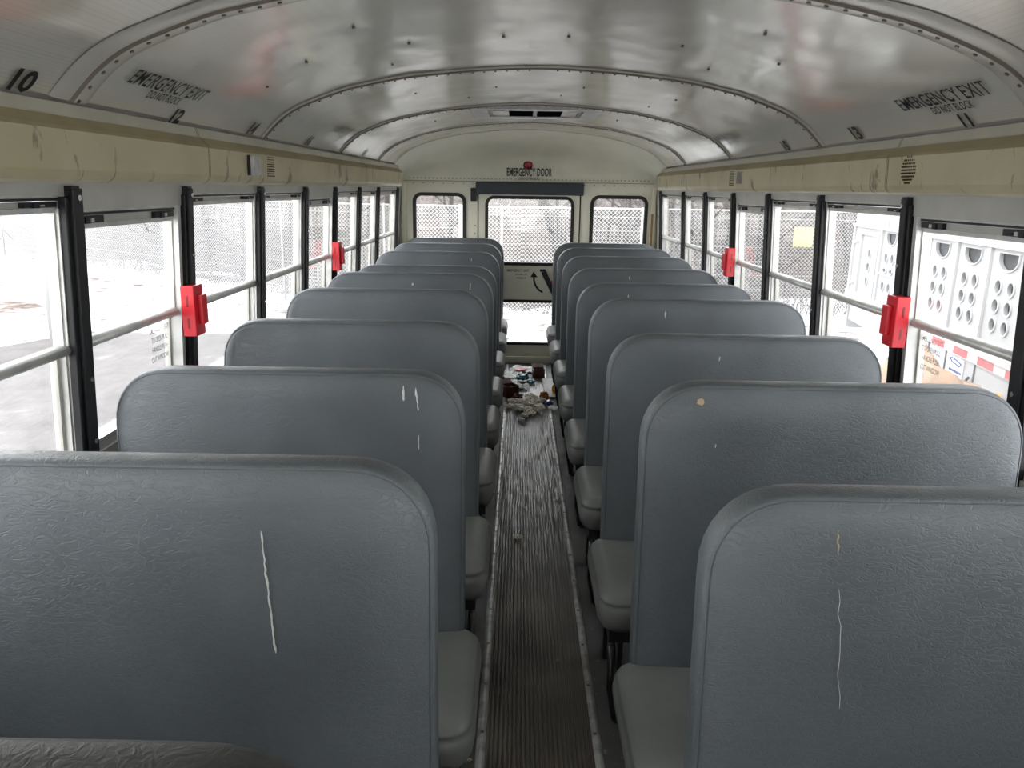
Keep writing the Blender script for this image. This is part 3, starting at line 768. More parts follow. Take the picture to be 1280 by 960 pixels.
def backrest_bm():
    bm = bmesh.new()
    seq = [(.27, -.0158), (.21, -.0155), (.14, -.0145), (.09, -.0130), (.06, -.0105), (.04, -.0075), (.020, -.003), (.011, .0015), (.0085, .0035), (.0065, .0035), (.002, .008), (.0, .018), (-.001, .036), (.0, .054), (.006, .066), (.016, .071), (.04, .074), (.10, .076), (.20, .077), (.27, .077)]
    base = outline(BX0, BX1, BZ0, BZ1, RT, .09)
    cx, cz = (BX0+BX1)/2, (BZ0+BZ1)/2
    rings = []
    # inward normals for even insets
    N = len(base); nrm = []
    for i in range(N):
        a, b = Vector(base[i-1]), Vector(base[(i+1) % N]); d = (b-a).normalized(); nn = Vector((-d.y, d.x))
        nrm.append(nn)
    for ins, y in seq:
        r = []
        for (x, z), nn in zip(base, nrm):
            if ins <= .05:
                px, pz = x+nn.x*ins, z+nn.y*ins
            else:
                px, pz = x+nn.x*.05, z+nn.y*.05
                k = (ins-.05)/.25
                px += (cx-px)*k; pz += (cz-pz)*k
            wz = .0018*noise.noise(Vector((px*9, pz*9, 2+y*30))) if ins < .2 and y < .05 else 0
            r.append((px, y+recl(pz)+wz, pz))
        rings.append(r)
    R = loft(bm, rings, cap=False)
    for ring, yy in ((R[0], -.016), (R[-1], .077)):
        cv = bm.verts.new((cx, yy+recl(cz), cz))
        for i in range(N): bm.faces.new((ring[i], ring[(i+1) % N], cv))
    bmesh.ops.recalc_face_normals(bm, faces=bm.faces)
    return bm, base, nrm
def piping_bm(base, nrm):
    bm = bmesh.new(); pts = []
    for (x, z), nn in zip(base, nrm):
        if z > BZ0+.05: pts.append((x+nn.x*.0083, .0030+recl(z), z+nn.y*.0083))
    # start at the bottom corner: rotate so the open gap is at the bottom
    k = max(range(len(pts)), key=lambda i: (Vector(pts[i])-Vector(pts[i-1])).length)
    pts = pts[k:]+pts[:k]
    tube(bm, pts, .0013, 6); return bm
def cushion_bm():
    """rounded bench cushion; x0 overhangs the aisle, front towards -y"""
    bm = bmesh.new(); base = outline(-.045, .885, -.365, .055, .065, .065, n=6)
    N = len(base); nrm = []
    for i in range(N):
        a, b = Vector(base[i-1]), Vector(base[(i+1) % N]); d = (b-a).normalized(); nrm.append(Vector((-d.y, d.x)))
    seq = [(.25, .456), (.20, .455), (.13, .4535), (.08, .452), (.045, .448), (.022, .441), (.009, .429), (.004, .421), (.0075, .418), (.0, .410), (-.003, .385), (.002, .352), (.016, .330), (.045, .318), (.10, .316), (.25, .316)]
    rings = []
    for ins, z in seq:
        r = []
        for (x, y), nn in zip(base, nrm):
            dz = -.010*((y+.1)/.3)**2 if y < -.1 else 0
            w = .0014*noise.noise(Vector((x*8, y*8, z*20))) if ins < .04 else 0
            i2 = min(ins, .045); px, py = x+nn.x*i2, y+nn.y*i2; k = (ins-i2)/.25
            px += (.42-px)*k; py += (-.155-py)*k; dz = -.010*((py+.1)/.3)**2 if py < -.1 else 0
            r.append((px, py, z+dz+w))
        rings.append(r)
    R = loft(bm, rings, cap=False)
    for ring in (R[0], R[-1]):
        zc_ = sum(v.co.z for v in ring)/N; cv = bm.verts.new((.42, -.155, zc_))
        for i in range(N): bm.faces.new((ring[i], ring[(i+1) % N], cv))
    bmesh.ops.recalc_face_normals(bm, faces=bm.faces)
    return bm
def cush_seam_bm():
    bm = bmesh.new(); base = outline(-.045, .885, -.365, .055, .065, .065, n=6); pts = []
    for x, y in base:
        if y < .03:
            dz = -.010*((y+.1)/.3)**2 if y < -.1 else 0
            pts.append((x+(.006 if x < 0 else -.006 if x > .84 else 0), y+(.006 if y < -.33 else 0), .4195+dz))
    k = max(range(len(pts)), key=lambda i: (Vector(pts[i])-Vector(pts[i-1])).length); pts = pts[k:]+pts[:k]
    tube(bm, pts, .0016, 6); return bm
def mirror(bm):
    for v in bm.verts: v.co.x = -v.co.x
    bmesh.ops.reverse_faces(bm, faces=bm.faces); return bm
def make_seat(side):
    root = thing('bus_seat', 'seat', 'bus seat', (0, 0, 0), 'grey vinyl bench seats in two rows')
    f = (lambda b: b) if side > 0 else mirror
    bm, base, nrm = backrest_bm(); br = obj('backrest', f(bm), 'vinyl', root, smooth=True)
    obj('seam_piping', f(piping_bm(base, nrm)), 'piping', br, smooth=True)
    cu = obj('seat_cushion', f(cushion_bm()), 'cushion', root, smooth=True)
    obj('cushion_seam', f(cush_seam_bm()), 'piping', cu, smooth=True)
    bm = bmesh.new()
    box(bm, -.01, .87, -.345, -.315, .285, .320); box(bm, -.01, .87, .02, .05, .285, .320); box(bm, -.01, .02, -.315, .02, .285, .320); box(bm, .42, .45, -.315, .02, .285, .32)
    obj('seat_frame', f(bm), 'black_steel', root)
    for yl in (-.315, .015):      # flat steel legs at the aisle side
        bm = bmesh.new(); box(bm, .02, .034, yl-.022, yl+.022, .004, .288); box(bm, .02, .062, yl-.028, yl+.028, .0, .008); bevel(bm, .003, 1)
        lg = obj('leg', f(bm), 'black_steel', root)
        bm = bmesh.new(); disc(bm, (.048, yl, .006), (0, 0, 1), .008, .008, 8); obj('bolt', f(bm), 'chrome', lg)
    bm = bmesh.new(); tube(bm, [(.030, -.29, .03), (.032, -.02, .27)], .008, 8); obj('brace', f(bm), 'black_steel', root, smooth=True)
    bm = bmesh.new(); tube(bm, [(.0, -.335, .27), (.0, -.335, .12), (.02, -.33, .01)], .009, 8); obj('support_tube', f(bm), 'chrome' if 0 else 'black_steel', root, smooth=True)
    bm = bmesh.new(); box(bm, .86, .90, -.345, .05, .25, .30); obj('wall_bracket', f(bm), 'black_steel', root)
    return root
XI = .212
rowsL = [(.445, 1.120), (1.09, 1.149), (1.795, 1.131), (2.526, 1.131), (3.258, 1.146), (3.967, 1.140), (4.667, 1.112), (5.39, 1.140), (6.11, 1.146), (6.80, 1.146)]
rowsR = [(.30, 1.15), (1.03, 1.137), (1.649, 1.151), (2.36, 1.131), (3.04, 1.150), (3.751, 1.129), (4.439, 1.133), (5.114, 1.145), (5.81, 1.148), (6.50, 1.139)]
ORD = ['zeroth', 'first', 'second', 'third', 'fourth', 'fifth', 'sixth', 'seventh', 'eighth', 'ninth']
EXL = {0: 'dark vinyl seat back at the near left corner, only its top edge showing',
       1: 'grey vinyl bus seat left of the aisle with a long white scratch',
       2: 'grey vinyl bus seat left of the aisle with two white drips near its top edge',
       9: 'grey vinyl bus seat left of the aisle, last row against the rear wall'}
EXR = {1: 'grey vinyl bus seat right of the aisle, nearest row',
       2: 'grey vinyl bus seat right of the aisle with a tan gum spot',
       9: 'grey vinyl bus seat right of the aisle, last row before the rear wall'}
seats = {}
for side, rows, EX, nm in ((-1, rowsL, EXL, 'left'), (1, rowsR, EXR, 'right')):
    proto = make_seat(side)
    for i, (yj, T) in enumerate(rows):
        o = proto if i == 0 else copy_tree(proto)
        o.location = (side*XI, yj, 0); o.scale = (1, 1, T/1.14)
        o['label'] = EX.get(i, 'grey vinyl bus seat %s of the aisle, %s row from the camera' % (nm, ORD[i]))
        seats[(side, i)] = o
    if side > 0: seats[(1, 0)]['label'] = 'grey vinyl bus seat right of the aisle, just below the frame'
for c in seats[(-1, 0)].children:
    if c.name.startswith('backrest'):
        c.data = c.data.copy(); c.data.materials[0] = M['dark_vinyl']; c['label'] = 'darker grey vinyl backrest'
# marks on particular backrests (x measured from the aisle edge, z from the floor, in seat space)
def mark(side, row, path, w, mt, name='scratch', lab=None):
    o = seats[(side, row)]; br = [c for c in o.children if c.name.startswith('backrest')][0]
    bm = bmesh.new(); pts = []
    for k, (x, z, ww) in enumerate(path): pts.append((Vector((side*x, recl(z)-.0165, z)), ww*w))
    L = [bm.verts.new(p+Vector((-q, 0, 0))) for p, q in pts]; Rr = [bm.verts.new(p+Vector((q, 0, 0))) for p, q in pts]; Fm = [bm.verts.new(p+Vector((0, -.0015, 0))) for p, q in pts]
    for k in range(len(pts)-1):
        bm.faces.new((L[k], L[k+1], Fm[k+1], Fm[k])); bm.faces.new((Fm[k], Fm[k+1], Rr[k+1], Rr[k]))
    m_ = obj(name, bm, mt, br)
    if lab: m_['label'] = lab
def rp(x, z0, z1, n=12, j=.003, dx=0, th=(.4, 1)):
    return [(x+dx*k/n+random.uniform(-j, j), z0+(z1-z0)*k/n, random.uniform(*th) if 0 < k < n else .1) for k in range(n+1)]
mark(-1, 1, rp(.275, 1.04, .83, 26, .0012, -.015), .0022, 'scratch', lab='long white scratch')
mark(-1, 2, rp(.150, 1.115, 1.075, 8, .0006), .003, 'scratch', lab='white drip'); mark(-1, 2, rp(.120, 1.110, 1.050, 10, .001, -.006), .003, 'scratch', lab='white drip')
mark(-1, 2, rp(.113, .99, .95, 6, .0006), .0012, 'scratch')
mark(-1, 5, rp(.12, 1.10, 1.06, 6, .002), .003, 'scratch')
mark(-1, 5, rp(.42, 1.095, 1.08, 4, .001), .005, 'scratch'); mark(-1, 6, rp(.30, 1.09, 1.075, 4, .001), .005, 'scratch')
mark(-1, 7, rp(.20, 1.10, 1.08, 4, .001), .004, 'scratch')
mark(1, 2, rp(.125, 1.115, 1.098, 4, .002, th=(.8, 1)), .009, 'tan', 'gum_spot', 'tan lump of gum')
mark(1, 2, rp(.165, 1.01, 1.0, 3, .001), .002, 'scratch')
mark(1, 1, rp(.19, 1.095, 1.055, 8, .001, .004), .0016, 'tan')
mark(1, 1, rp(.20, 1.0, .80, 10, .003, .02), .0005, 'scratch')
mark(1, 3, rp(.35, 1.08, 1.065, 4, .001), .003, 'scratch'); mark(1, 4, rp(.30, 1.10, 1.07, 4, .001), .003, 'scratch')
mark(1, 5, rp(.25, 1.09, 1.07, 4, .001), .003, 'scratch'); mark(1, 6, rp(.35, 1.1, 1.08, 4, .001), .003, 'scratch')

# ------------------------------------------------------------------ litter in the aisle
def crumple(name, loc, size, mt, label, cat, seed, flat=.5, rot=0, grp='litter heaped at the rear of the aisle'):
    bm = bmesh.new(); bmesh.ops.create_icosphere(bm, subdivisions=3, radius=1)
    for v in bm.verts:
        p = v.co.copy(); k = .55+.65*abs(noise.noise(p*1.9+Vector((seed*3.1, 0, seed))))+.45*noise.noise(p*4.2+Vector((seed, seed*2, 0)))
        v.co = Vector((p.x*k*size[0], p.y*k*size[1], p.z*k*size[2]))
    zmin = min(v.co.z for v in bm.verts)
    for v in bm.verts: v.co.z -= zmin
    o = obj(name, bm, mt); o.location = loc; o.rotation_euler = (0, 0, rot); tag(o, label, cat, grp); return o
def sheet(name, loc, w, h, mt, label, cat, seed, rot=0, grp='litter heaped at the rear of the aisle', amp=.03):
    bm = bmesh.new(); n = 9; V = {}
    for i in range(n+1):
        for j in range(n+1):
            x, y = (i/n-.5)*w, (j/n-.5)*h
            z = amp*(.5+abs(noise.noise(Vector((x*14+seed, y*14, seed))))+.5*noise.noise(Vector((x*30, y*30+seed, 1))))
            V[i, j] = bm.verts.new((x+.01*noise.noise(Vector((x*20, y*20, seed+5))), y, z))
    for i in range(n):
        for j in range(n): bm.faces.new((V[i, j], V[i+1, j], V[i+1, j+1], V[i, j+1]))
    zm = min(v.co.z for v in bm.verts)
    for v in bm.verts: v.co.z -= zm
    r = bmesh.ops.extrude_face_region(bm, geom=bm.faces[:])
    for v in [g for g in r['geom'] if isinstance(g, bmesh.types.BMVert)]: v.co.z += .0015
    bmesh.ops.recalc_face_normals(bm, faces=bm.faces)
    o = obj(name, bm, mt); o.location = loc; o.rotation_euler = (0, 0, rot); tag(o, label, cat, grp); return o
F = .009
sheet('paper_sheet', (-.13, 6.48, F), .20, .26, 'paper', 'white crumpled paper sheet at the left rear of the litter heap', 'paper', 1, .4)
sheet('paper_sheet', (-.02, 6.66, F), .22, .20, 'paper', 'white paper sheet farthest back in the litter heap', 'paper', 2, -.3)
sheet('paper_sheet', (-.15, 6.10, F), .17, .24, 'paper', 'folded white paper lying left of the teal wrapper', 'paper', 3, 1.0)
sheet('paper_sheet', (-.03, 6.02, F), .10, .12, 'paper', 'small white paper in front of the teal wrapper', 'paper', 4, .2)
sheet('paper_sheet', (.185, 6.05, .012), .09, .60, 'paper', 'long pale paper strip beside the right aluminium strip', 'paper', 5, .02, amp=.008)
crumple('snack_wrapper', (-.03, 6.27, F), (.085, .075, .035), 'blue', 'teal and white crinkled wrapper amid the white papers', 'wrapper', 6, rot=.5)
crumple('snack_wrapper', (.04, 6.18, F), (.05, .04, .022), 'blue', 'smaller teal scrap right of the teal wrapper', 'wrapper', 16, rot=.9)
sheet('red_printed_paper', (-.05, 6.60, .03), .10, .07, 'tape_red', 'scrap of red printed paper on the white sheets', 'paper', 7, .8, amp=.012)
def carton(loc, rot, dims, label, tilt=.0):
    t = thing('brown_carton', label, 'carton', loc, 'litter heaped at the rear of the aisle'); t.rotation_euler = (tilt, 0, rot)
    w, d, h_ = dims; bm = bmesh.new(); th = .003
    box(bm, -w/2, w/2, -d/2, d/2, 0, th)
    box(bm, -w/2, -w/2+th, -d/2, d/2, th, h_); box(bm, w/2-th, w/2, -d/2, d/2, th, h_); box(bm, -w/2+th, w/2-th, -d/2, -d/2+th, th, h_); box(bm, -w/2+th, w/2-th, d/2-th, d/2, th, h_)
    obj('carton_body', bm, 'brown', t)
    bm = bmesh.new(); box8(bm, [(-w/2, d/2, h_-.003), (w/2, d/2, h_-.003), (w/2, d/2+.05, h_+.02), (-w/2, d/2+.05, h_+.02), (-w/2, d/2, h_), (w/2, d/2, h_), (w/2, d/2+.05, h_+.023), (-w/2, d/2+.05, h_+.023)])
    obj('flap', bm, 'brown', t); return t
carton((.105, 6.42, F), .1, (.10, .09, .075), 'dark brown open carton at the right of the heap')
carton((-.135, 5.78, F), .5, (.11, .10, .09), 'dark brown open carton at the left edge of the heap')
crumple('food_wrapper', (.13, 5.62, F), (.05, .05, .045), 'orange', 'orange and brown wrapper right of the cream napkins', 'wrapper', 8)
crumple('food_wrapper', (.155, 5.52, F), (.05, .03, .02), 'navy', 'dark blue scrap at the right aluminium strip', 'wrapper', 9)
crumple('paper_scrap', (.19, 5.42, .012), (.05, .05, .012), 'paper', 'white paper scrap straddling the right aluminium strip', 'paper', 19)
crumple('drink_pouch', (.215, 5.85, .002), (.022, .03, .05), 'yellow', 'small yellow pouch on the floor right of the strip', 'pouch', 10)
nap = [(-.10, 5.55, .045, 'tissue'), (-.03, 5.50, .055, 'tissue'), (.04, 5.48, .055, 'tissue'), (.03, 5.62, .06, 'tissue'), (-.06, 5.38, .05, 'tissue'), (.0, 5.32, .05, 'tissue'), (.08, 5.36, .05, 'tissue'),
       (-.13, 5.45, .035, 'tissue'), (-.02, 5.20, .038, 'tissue'), (-.045, 5.10, .028, 'paper'), (.10, 5.56, .05, 'tissue'), (.03, 5.26, .035, 'tissue')]
wherel = ['left of the heap', 'behind the front napkins', 'in the middle of the heap', 'under the orange wrapper', 'front left of the heap', 'front centre of the heap', 'front right of the heap', 'at the left aluminium strip', 'just in front of the heap', 'frontmost of the heap, small', 'left of the orange wrapper', 'between the two front napkins']
for k, (x, y, r, mt) in enumerate(nap):
    crumple('crumpled_napkin', (x, y, F), (r*1.25, r*1.0, r*.6), mt, 'crumpled cream napkin, '+wherel[k], 'napkin', 20+k, rot=k)
crumple('food_wrapper', (-.07, 5.66, F), (.05, .04, .03), 'brown', 'dark brown scrap between carton and napkins', 'wrapper', 40)
crumple('food_crumb', (-.065, 3.27, F), (.026, .020, .011), 'tissue', 'larger tan crumb on the runner, alone in mid aisle', 'crumb', 41, grp='crumbs on the floor')
crumple('food_crumb', (-.03, 3.62, F), (.011, .009, .006), 'tissue', 'tiny pale crumb just beyond the larger one on the runner', 'crumb', 42, grp='crumbs on the floor')
crumple('food_crumb', (.02, 3.10, F), (.008, .006, .004), 'tan', 'brown speck near the larger tan crumb', 'crumb', 43, grp='crumbs on the floor')
crumple('food_crumb', (.245, 3.75, .001), (.012, .009, .006), 'tissue', 'pale crumb on the floor right of the runner, beside a seat leg', 'crumb', 44, grp='crumbs on the floor')
crumple('food_crumb', (-.235, 2.30, .001), (.016, .014, .008), 'tissue', 'pale crumb on the floor left of the runner', 'crumb', 45, grp='crumbs on the floor')
crumple('food_crumb', (-.20, 1.85, .001), (.010, .009, .004), 'tan', 'brown speck on the floor at the left strip', 'crumb', 46, grp='crumbs on the floor')
crumple('food_crumb', (.075, 2.32, F), (.009, .006, .004), 'tan', 'brown speck on the right half of the near runner', 'crumb', 47, grp='crumbs on the floor')
bm = bmesh.new()
for k in range(70):
    x = random.choice([random.uniform(-.28, -.19), random.uniform(.19, .30), random.uniform(-.15, .15)]); y = random.uniform(1.2, 6.6); r = random.uniform(.0015, .0045)
    z = .0095 if abs(x) < .16 else .0005
    tube(bm, [(x, y, z), (x+r*.3, y, z+r)], [r, r*.5], 5)
tag(obj('floor_grit', bm, 'tan'), 'scattered brown grit and specks over the aisle floor', 'grit', kind='stuff')

# ------------------------------------------------------------------ outdoors
bm = bmesh.new(); n = 60
def gh(x, y):
    h = GZ+.03*noise.noise(Vector((x*.4, y*.4, 0)))
    return h
V = {}
for i in range(n+1):
    for j in range(n+1):
        x = -45+90*i/n; y = -25+75*j/n; V[i, j] = bm.verts.new((x, y, gh(x, y)-.02))
for i in range(n):
    for j in range(n): bm.faces.new((V[i, j], V[i+1, j], V[i+1, j+1], V[i, j+1]))
st(obj('ground', bm, 'snow', smooth=True), 'snow covered ground with brown leaves showing')
bm = bmesh.new(); V = {}
for i in range(25):
    for j in range(21):
        u, v_ = i/24, j/20; y = -14+27*u; x = -8.7+.0*y+(7.3)*v_
        if y > 10: x = -8.7+(7.3)*v_+(y-10)*.42
        V[i, j] = bm.verts.new((x, y, gh(x, y)+.035))
for i in range(24):
    for j in range(20): bm.faces.new((V[i, j], V[i+1, j], V[i+1, j+1], V[i, j+1]))
st(obj('road', bm, 'asphalt', smooth=True), 'wet grey asphalt beside the bus with thin snow')
# wooded slope behind the fences
FP = [(-22, 30.0), (-10.8, 21.5), (-7.6, 19.2), (-4.4, 16.4), (0, 15.5), (6, 15.6), (12, 17.5), (22, 24)]
def fence_y(x):
    for (x0, y0), (x1, y1) in zip(FP, FP[1:]):
        if x0 <= x <= x1: return y0+(y1-y0)*(x-x0)/(x1-x0)
    return 30
bm = bmesh.new(); V = {}
for i in range(81):
    for j in range(26):
        x = -40+80*i/80; xx = max(-22, min(22, x)); d = (j/25)**1.6*45; y = fence_y(xx)+.9+d
        z = GZ-.03+.02*d+max(0, d-3)*.11+.5*min(1, d/5)*noise.noise(Vector((x*.3, y*.3, 7)))+.16*min(1, d/3)*noise.noise(Vector((x*1.3, y*1.3, 2)))
        V[i, j] = bm.verts.new((x, y, z))
for i in range(80):
    for j in range(25): bm.faces.new((V[i, j], V[i+1, j], V[i+1, j+1], V[i, j+1]))
st(obj('hill', bm, 'litter', smooth=True), 'brown leaf covered slope rising behind the fence')
def slope_z(x, y):
    xx = max(-22, min(22, x)); d = max(0, y-fence_y(xx)-.9)
    return GZ-.03+.02*d+max(0, d-3)*.11-.3
# chain link fence
fence = thing('chain_link_fence', 'tall silver chain link fence in front of the woods', 'fence', (0, 15.5, GZ))
FH = 2.16
for (x0, y0), (x1, y1) in zip(FP[:-1], FP[1:]):
    if x0 < -15 or x1 > 15: pass
    L = math.hypot(x1-x0, y1-y0); ux, uy = (x1-x0)/L, (y1-y0)/L
    bm = bmesh.new(); per = .078; H = FH-.02
    P = lambda a, z, off=0: (x0+ux*a-uy*off, y0-15.5+uy*a+ux*off, z)
    k = -H
    while k < L:
        for sg in (1, -1):
            a0, a1 = (k, k+H); z0, z1 = (.02, H) if sg > 0 else (H, .02)
            c0, c1 = max(a0, 0), min(a1, L)
            if c1-c0 > .01:
                za = z0+(z1-z0)*(c0-a0)/H; zb = z0+(z1-z0)*(c1-a0)/H
                tube(bm, [P(c0, za, .003*sg), P(c1, zb, .003*sg)], .0050 if x1 > -4 else .0054, 3, caps=False)
        k += per
    obj('wire_mesh', bm, 'wire', fence)
    bm = bmesh.new()
    for z in (.05, .33, .61, .89, 1.17, 1.45, 1.73, 2.0): tube(bm, [P(0, z, -.006), P(L, z, -.006)], .0045 if z < 2 else .006, 4, caps=False)
    obj('tension_wire', bm, 'wire', fence)
    bm = bmesh.new(); tube(bm, [P(0, FH), P(L, FH)], .018, 8); obj('top_rail', bm, 'wire', fence)
def fpost(x, r=.03):
    bm = bmesh.new(); y = fence_y(x)-15.5-.04; tube(bm, [(x, y, 0), (x, y, FH+.03)], r, 10); obj('post', bm, 'wire', fence, smooth=True)
for x in (-21.5, -18, -15, -5.3, -2.85, -1.25, -.42, 2.35, 8.5, 13, 19): fpost(x, .045 if x == -1.25 else .022)
bm = bmesh.new(); tube(bm, [(0, 0, 0), (0, 0, 3.6)], .055, 14); o = obj('white_pole', bm, 'trailer_rib', smooth=True); o.location = (-7.05, 11.3, GZ)
tag(o, 'white metal pole standing by the road outside the left windows', 'pole')
# trees
def tree_mesh(seed, pale):
    rnd = random.Random(seed); bm = bmesh.new()
    def branch(p, d, L, r, lev):
        pts = [p]; rs = [r]; q = p.copy(); dd = d.copy()
        n_ = 5
        for k in range(n_):
            dd = (dd+Vector((rnd.uniform(-.16, .16), rnd.uniform(-.16, .16), rnd.uniform(-.02, .1)))).normalized()
            q = q+dd*L/n_; pts.append(q.copy()); rs.append(r*(1-.75*(k+1)/n_))
        tube(bm, pts, rs, 6 if lev == 0 else 4, caps=False)
        if lev < 2:
            for k in range(rnd.randint(9, 13) if lev == 0 else 5):
                i = rnd.randint(1, n_-1) if lev else rnd.randint(1, n_)-1
                a = rnd.uniform(0, 6.28); up = rnd.uniform(.15, .9)
                base = pts[i]+(pts[i+1]-pts[i])*rnd.random() if i < n_ else pts[i]
                branch(base, Vector((math.cos(a), math.sin(a), up)).normalized(), L*rnd.uniform(.25, .45), rs[i]*.45, lev+1)
    branch(Vector((0, 0, 0)), Vector((rnd.uniform(-.08, .08), rnd.uniform(-.08, .08), 1)), rnd.uniform(5, 8), rnd.uniform(.07, .15), 0)
    me = bpy.data.meshes.new('bare_tree'); bm.to_mesh(me); bm.free(); me.materials.append(M['bark_pale' if pale else 'bark']); return me
tms = [(tree_mesh(k, k % 3 == 0), k % 3 == 0) for k in range(7)]
rnd = random.Random(3)
for k in range(60):
    me, pale = tms[k % 7]; x = rnd.uniform(-22, 17); y = fence_y(max(-22, min(22, x)))+1.2+rnd.random()**1.3*17
    o = bpy.data.objects.new('bare_tree', me); COL.objects.link(o); o.location = (x, y, slope_z(x, y)); o.rotation_euler = (0, 0, rnd.uniform(0, 6.28)); s_ = rnd.uniform(.7, 1.25); o.scale = (s_, s_, s_)
    tag(o, ('pale barked' if pale else 'grey barked')+' leafless tree in the woods behind the fence', 'tree', ('pale' if pale else 'grey')+' bare trees behind the fence')
# brush: twigs nobody could count
bm = bmesh.new()
for k in range(5200):
    x = rnd.uniform(-22, 17); y = fence_y(max(-22, min(22, x)))+.6+rnd.random()**1.5*10; z = slope_z(x, y)+.15
    d = Vector((rnd.uniform(-.7, .7), rnd.uniform(-.7, .7), 1)).normalized(); L = rnd.uniform(.4, 1.7)
    p = Vector((x, y, z)); tube(bm, [p, p+d*L*.5, p+d*L+Vector((rnd.uniform(-.15, .15), 0, -.1))], [.012, .009, .004], 3, caps=False)
tag(obj('dry_brush', bm, 'brush'), 'tangle of dry brown brush at the edge of the woods', 'undergrowth', kind='stuff')
bm = bmesh.new(); box(bm, -.19, .19, -.01, .01, -.19, .19); bevel(bm, .006, 1)
o = obj('yellow_sign', bm, 'pale_yellow'); o.location = (5.55, 15.50, .72); tag(o, 'square pale yellow sign on the fence right of the bus', 'sign')
# pale barrel-like drum behind the left fence
bm = bmesh.new(); tube(bm, [(0, 0, 0), (0, 0, .75)], [.26, .26], 18); tube(bm, [(0, 0, .24), (0, 0, .27)], .272, 18); tube(bm, [(0, 0, .50), (0, 0, .53)], .272, 18)
o = obj('yellow_drum', bm, 'pale_yellow', smooth=False); o.location = (-3.2, 15.2, GZ+1.0-.97); tag(o, 'pale yellow drum standing before the fence outside the left rear windows', 'drum')

# livestock trailer -------------------------------------------------
TA = math.radians(7.3); T0 = Vector((3.835, 7.473, 0))
tr = thing('livestock_trailer', 'white aluminium livestock trailer with oval air holes, parked right of the bus', 'trailer', (T0.x, T0.y, GZ))
tr.rotation_euler = (0, 0, -TA)
# local frame: x outward from the bus, y along the trailer (rearwards), z above ground
def zt(z): return z-GZ
def side_plate(name, y0, y1, z0, z1, holes, mt, x0, x1, parent):
    o = plate_with_holes(name, [(y0, z0), (y1, z0), (y1, z1), (y0, z1)], holes, 0, x1-x0, mt, parent)
    o.data.transform(Matrix(((0, 1, 0, x0), (1, 0, 0, 0), (0, 0, 1, 0), (0, 0, 0, 1)))); return o
def ell(cy, cz, ry, rz, n=20): return [(cy+ry*math.cos(2*math.pi*k/n), cz+rz*math.sin(2*math.pi*k/n)) for k in range(n)]
def scoop(cy, zt_, w, h_):
    pts = [(cy-w/2, zt_), (cy+w/2, zt_)]
    for k in range(11):
        a = math.pi*k/10; pts.append((cy+w/2*math.cos(a)**1 if 0 < k < 10 else cy+(w/2 if k == 0 else -w/2), zt_-h_*.35-h_*.65*math.sin(a)))
    return pts
bays = [-3.475, -2.85, -2.225, -1.60, -.985, -.355]
holes = []; rims = []
for b in bays:
    holes.append(scoop(b, zt(1.150), .30, .125)); rims.append(scoop(b, zt(1.150), .30, .125))
    for z in (.893, .745, .596):
        for dy in (-.10, .10): holes.append(ell(b+dy, zt(z), .046, .050))
b = 1.02
holes.append(scoop(b, zt(1.160), .28, .125))
for z in (.893, .58):
    for dy in (-.10, .10): holes.append(ell(b+dy, zt(z), .046, .050))
for dy in (-.10, .10): holes.append(ell(b+dy, zt(.755), .046, .022))
for z in (.893, .735, .572): holes.append(ell(1.705, zt(z), .045, .050))
side_plate('side_panel', -5.5, 2.40, zt(.34), zt(1.19), holes, 'trailer', 0, .02, tr)
bm = bmesh.new()
def ringx(bm, lp, grow, x0, x1):
    cy = sum(p[0] for p in lp)/len(lp); cz = sum(p[1] for p in lp)/len(lp)
    o_ = []
    for y, z in lp:
        L = math.hypot(y-cy, z-cz); o_.append((cy+(y-cy)*(L+grow)/L, cz+(z-cz)*(L+grow)/L))
    n = len(lp); A = [bm.verts.new((x0, y, z)) for y, z in lp]; B = [bm.verts.new((x0-.0, y, z)) for y, z in o_]; C = [bm.verts.new((x1, y, z)) for y, z in o_]; D = [bm.verts.new((x1, y, z)) for y, z in lp]
    for k in range(n):
        j = (k+1) % n
        bm.faces.new((A[k], A[j], B[j], B[k])); bm.faces.new((B[k], B[j], C[j], C[k])); bm.faces.new((D[j], D[k], A[k], A[j]))
for lp in holes: ringx(bm, lp, .014, -.012, .002)
o = obj('hole_rim', bm, 'trailer_rib', tr); o['kind'] = 'stuff'
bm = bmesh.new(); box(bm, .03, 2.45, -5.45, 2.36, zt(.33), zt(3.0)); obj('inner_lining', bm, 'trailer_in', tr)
bm = bmesh.new(); box(bm, 0, .02, -5.5, 2.40, zt(1.19), zt(3.05)); box(bm, .02, 2.5, 2.38, 2.40, zt(-.1), zt(3.05)); box(bm, .02, 2.5, -5.5, -5.48, zt(-.1), zt(3.05)); box(bm, 2.48, 2.5, -5.48, 2.38, zt(-.1), zt(3.05)); box(bm, 0, 2.5, -5.5, 2.4, zt(3.05), zt(3.08))
obj('upper_body', bm, 'trailer', tr)
bm = bmesh.new()
box(bm, -.035, 0, -5.5, 2.40, zt(1.185), zt(1.215))
box(bm, -.035, 0, -5.5, 2.40, zt(.325), zt(.40))
for y in [bb_+.3125 for bb_ in bays]+[-3.79, .05, .10, .60, .66, 1.33, 2.36]:
    box(bm, -.022, 0, y-.035, y+.035, zt(.40), zt(1.185))
for y in [-5+.62*k for k in range(12)]: box(bm, -.014, 0, y-.03, y+.03, zt(1.215), zt(3.05))
box(bm, -.02, 0, .70, 1.33, zt(.70), zt(.715))
obj('rail', bm, 'trailer_rib', tr)
bm = bmesh.new()      # small access door
for (y0, y1, z0, z1) in ((1.38, 2.06, 1.10, 1.13), (1.38, 2.06, .36, .385), (1.38, 1.42, .385, 1.10), (2.02, 2.06, .385, 1.10)): box(bm, -.028, 0, y0, y1, zt(z0), zt(z1))
d_ = obj('access_door', bm, 'trailer_rib', tr)
bm = bmesh.new()
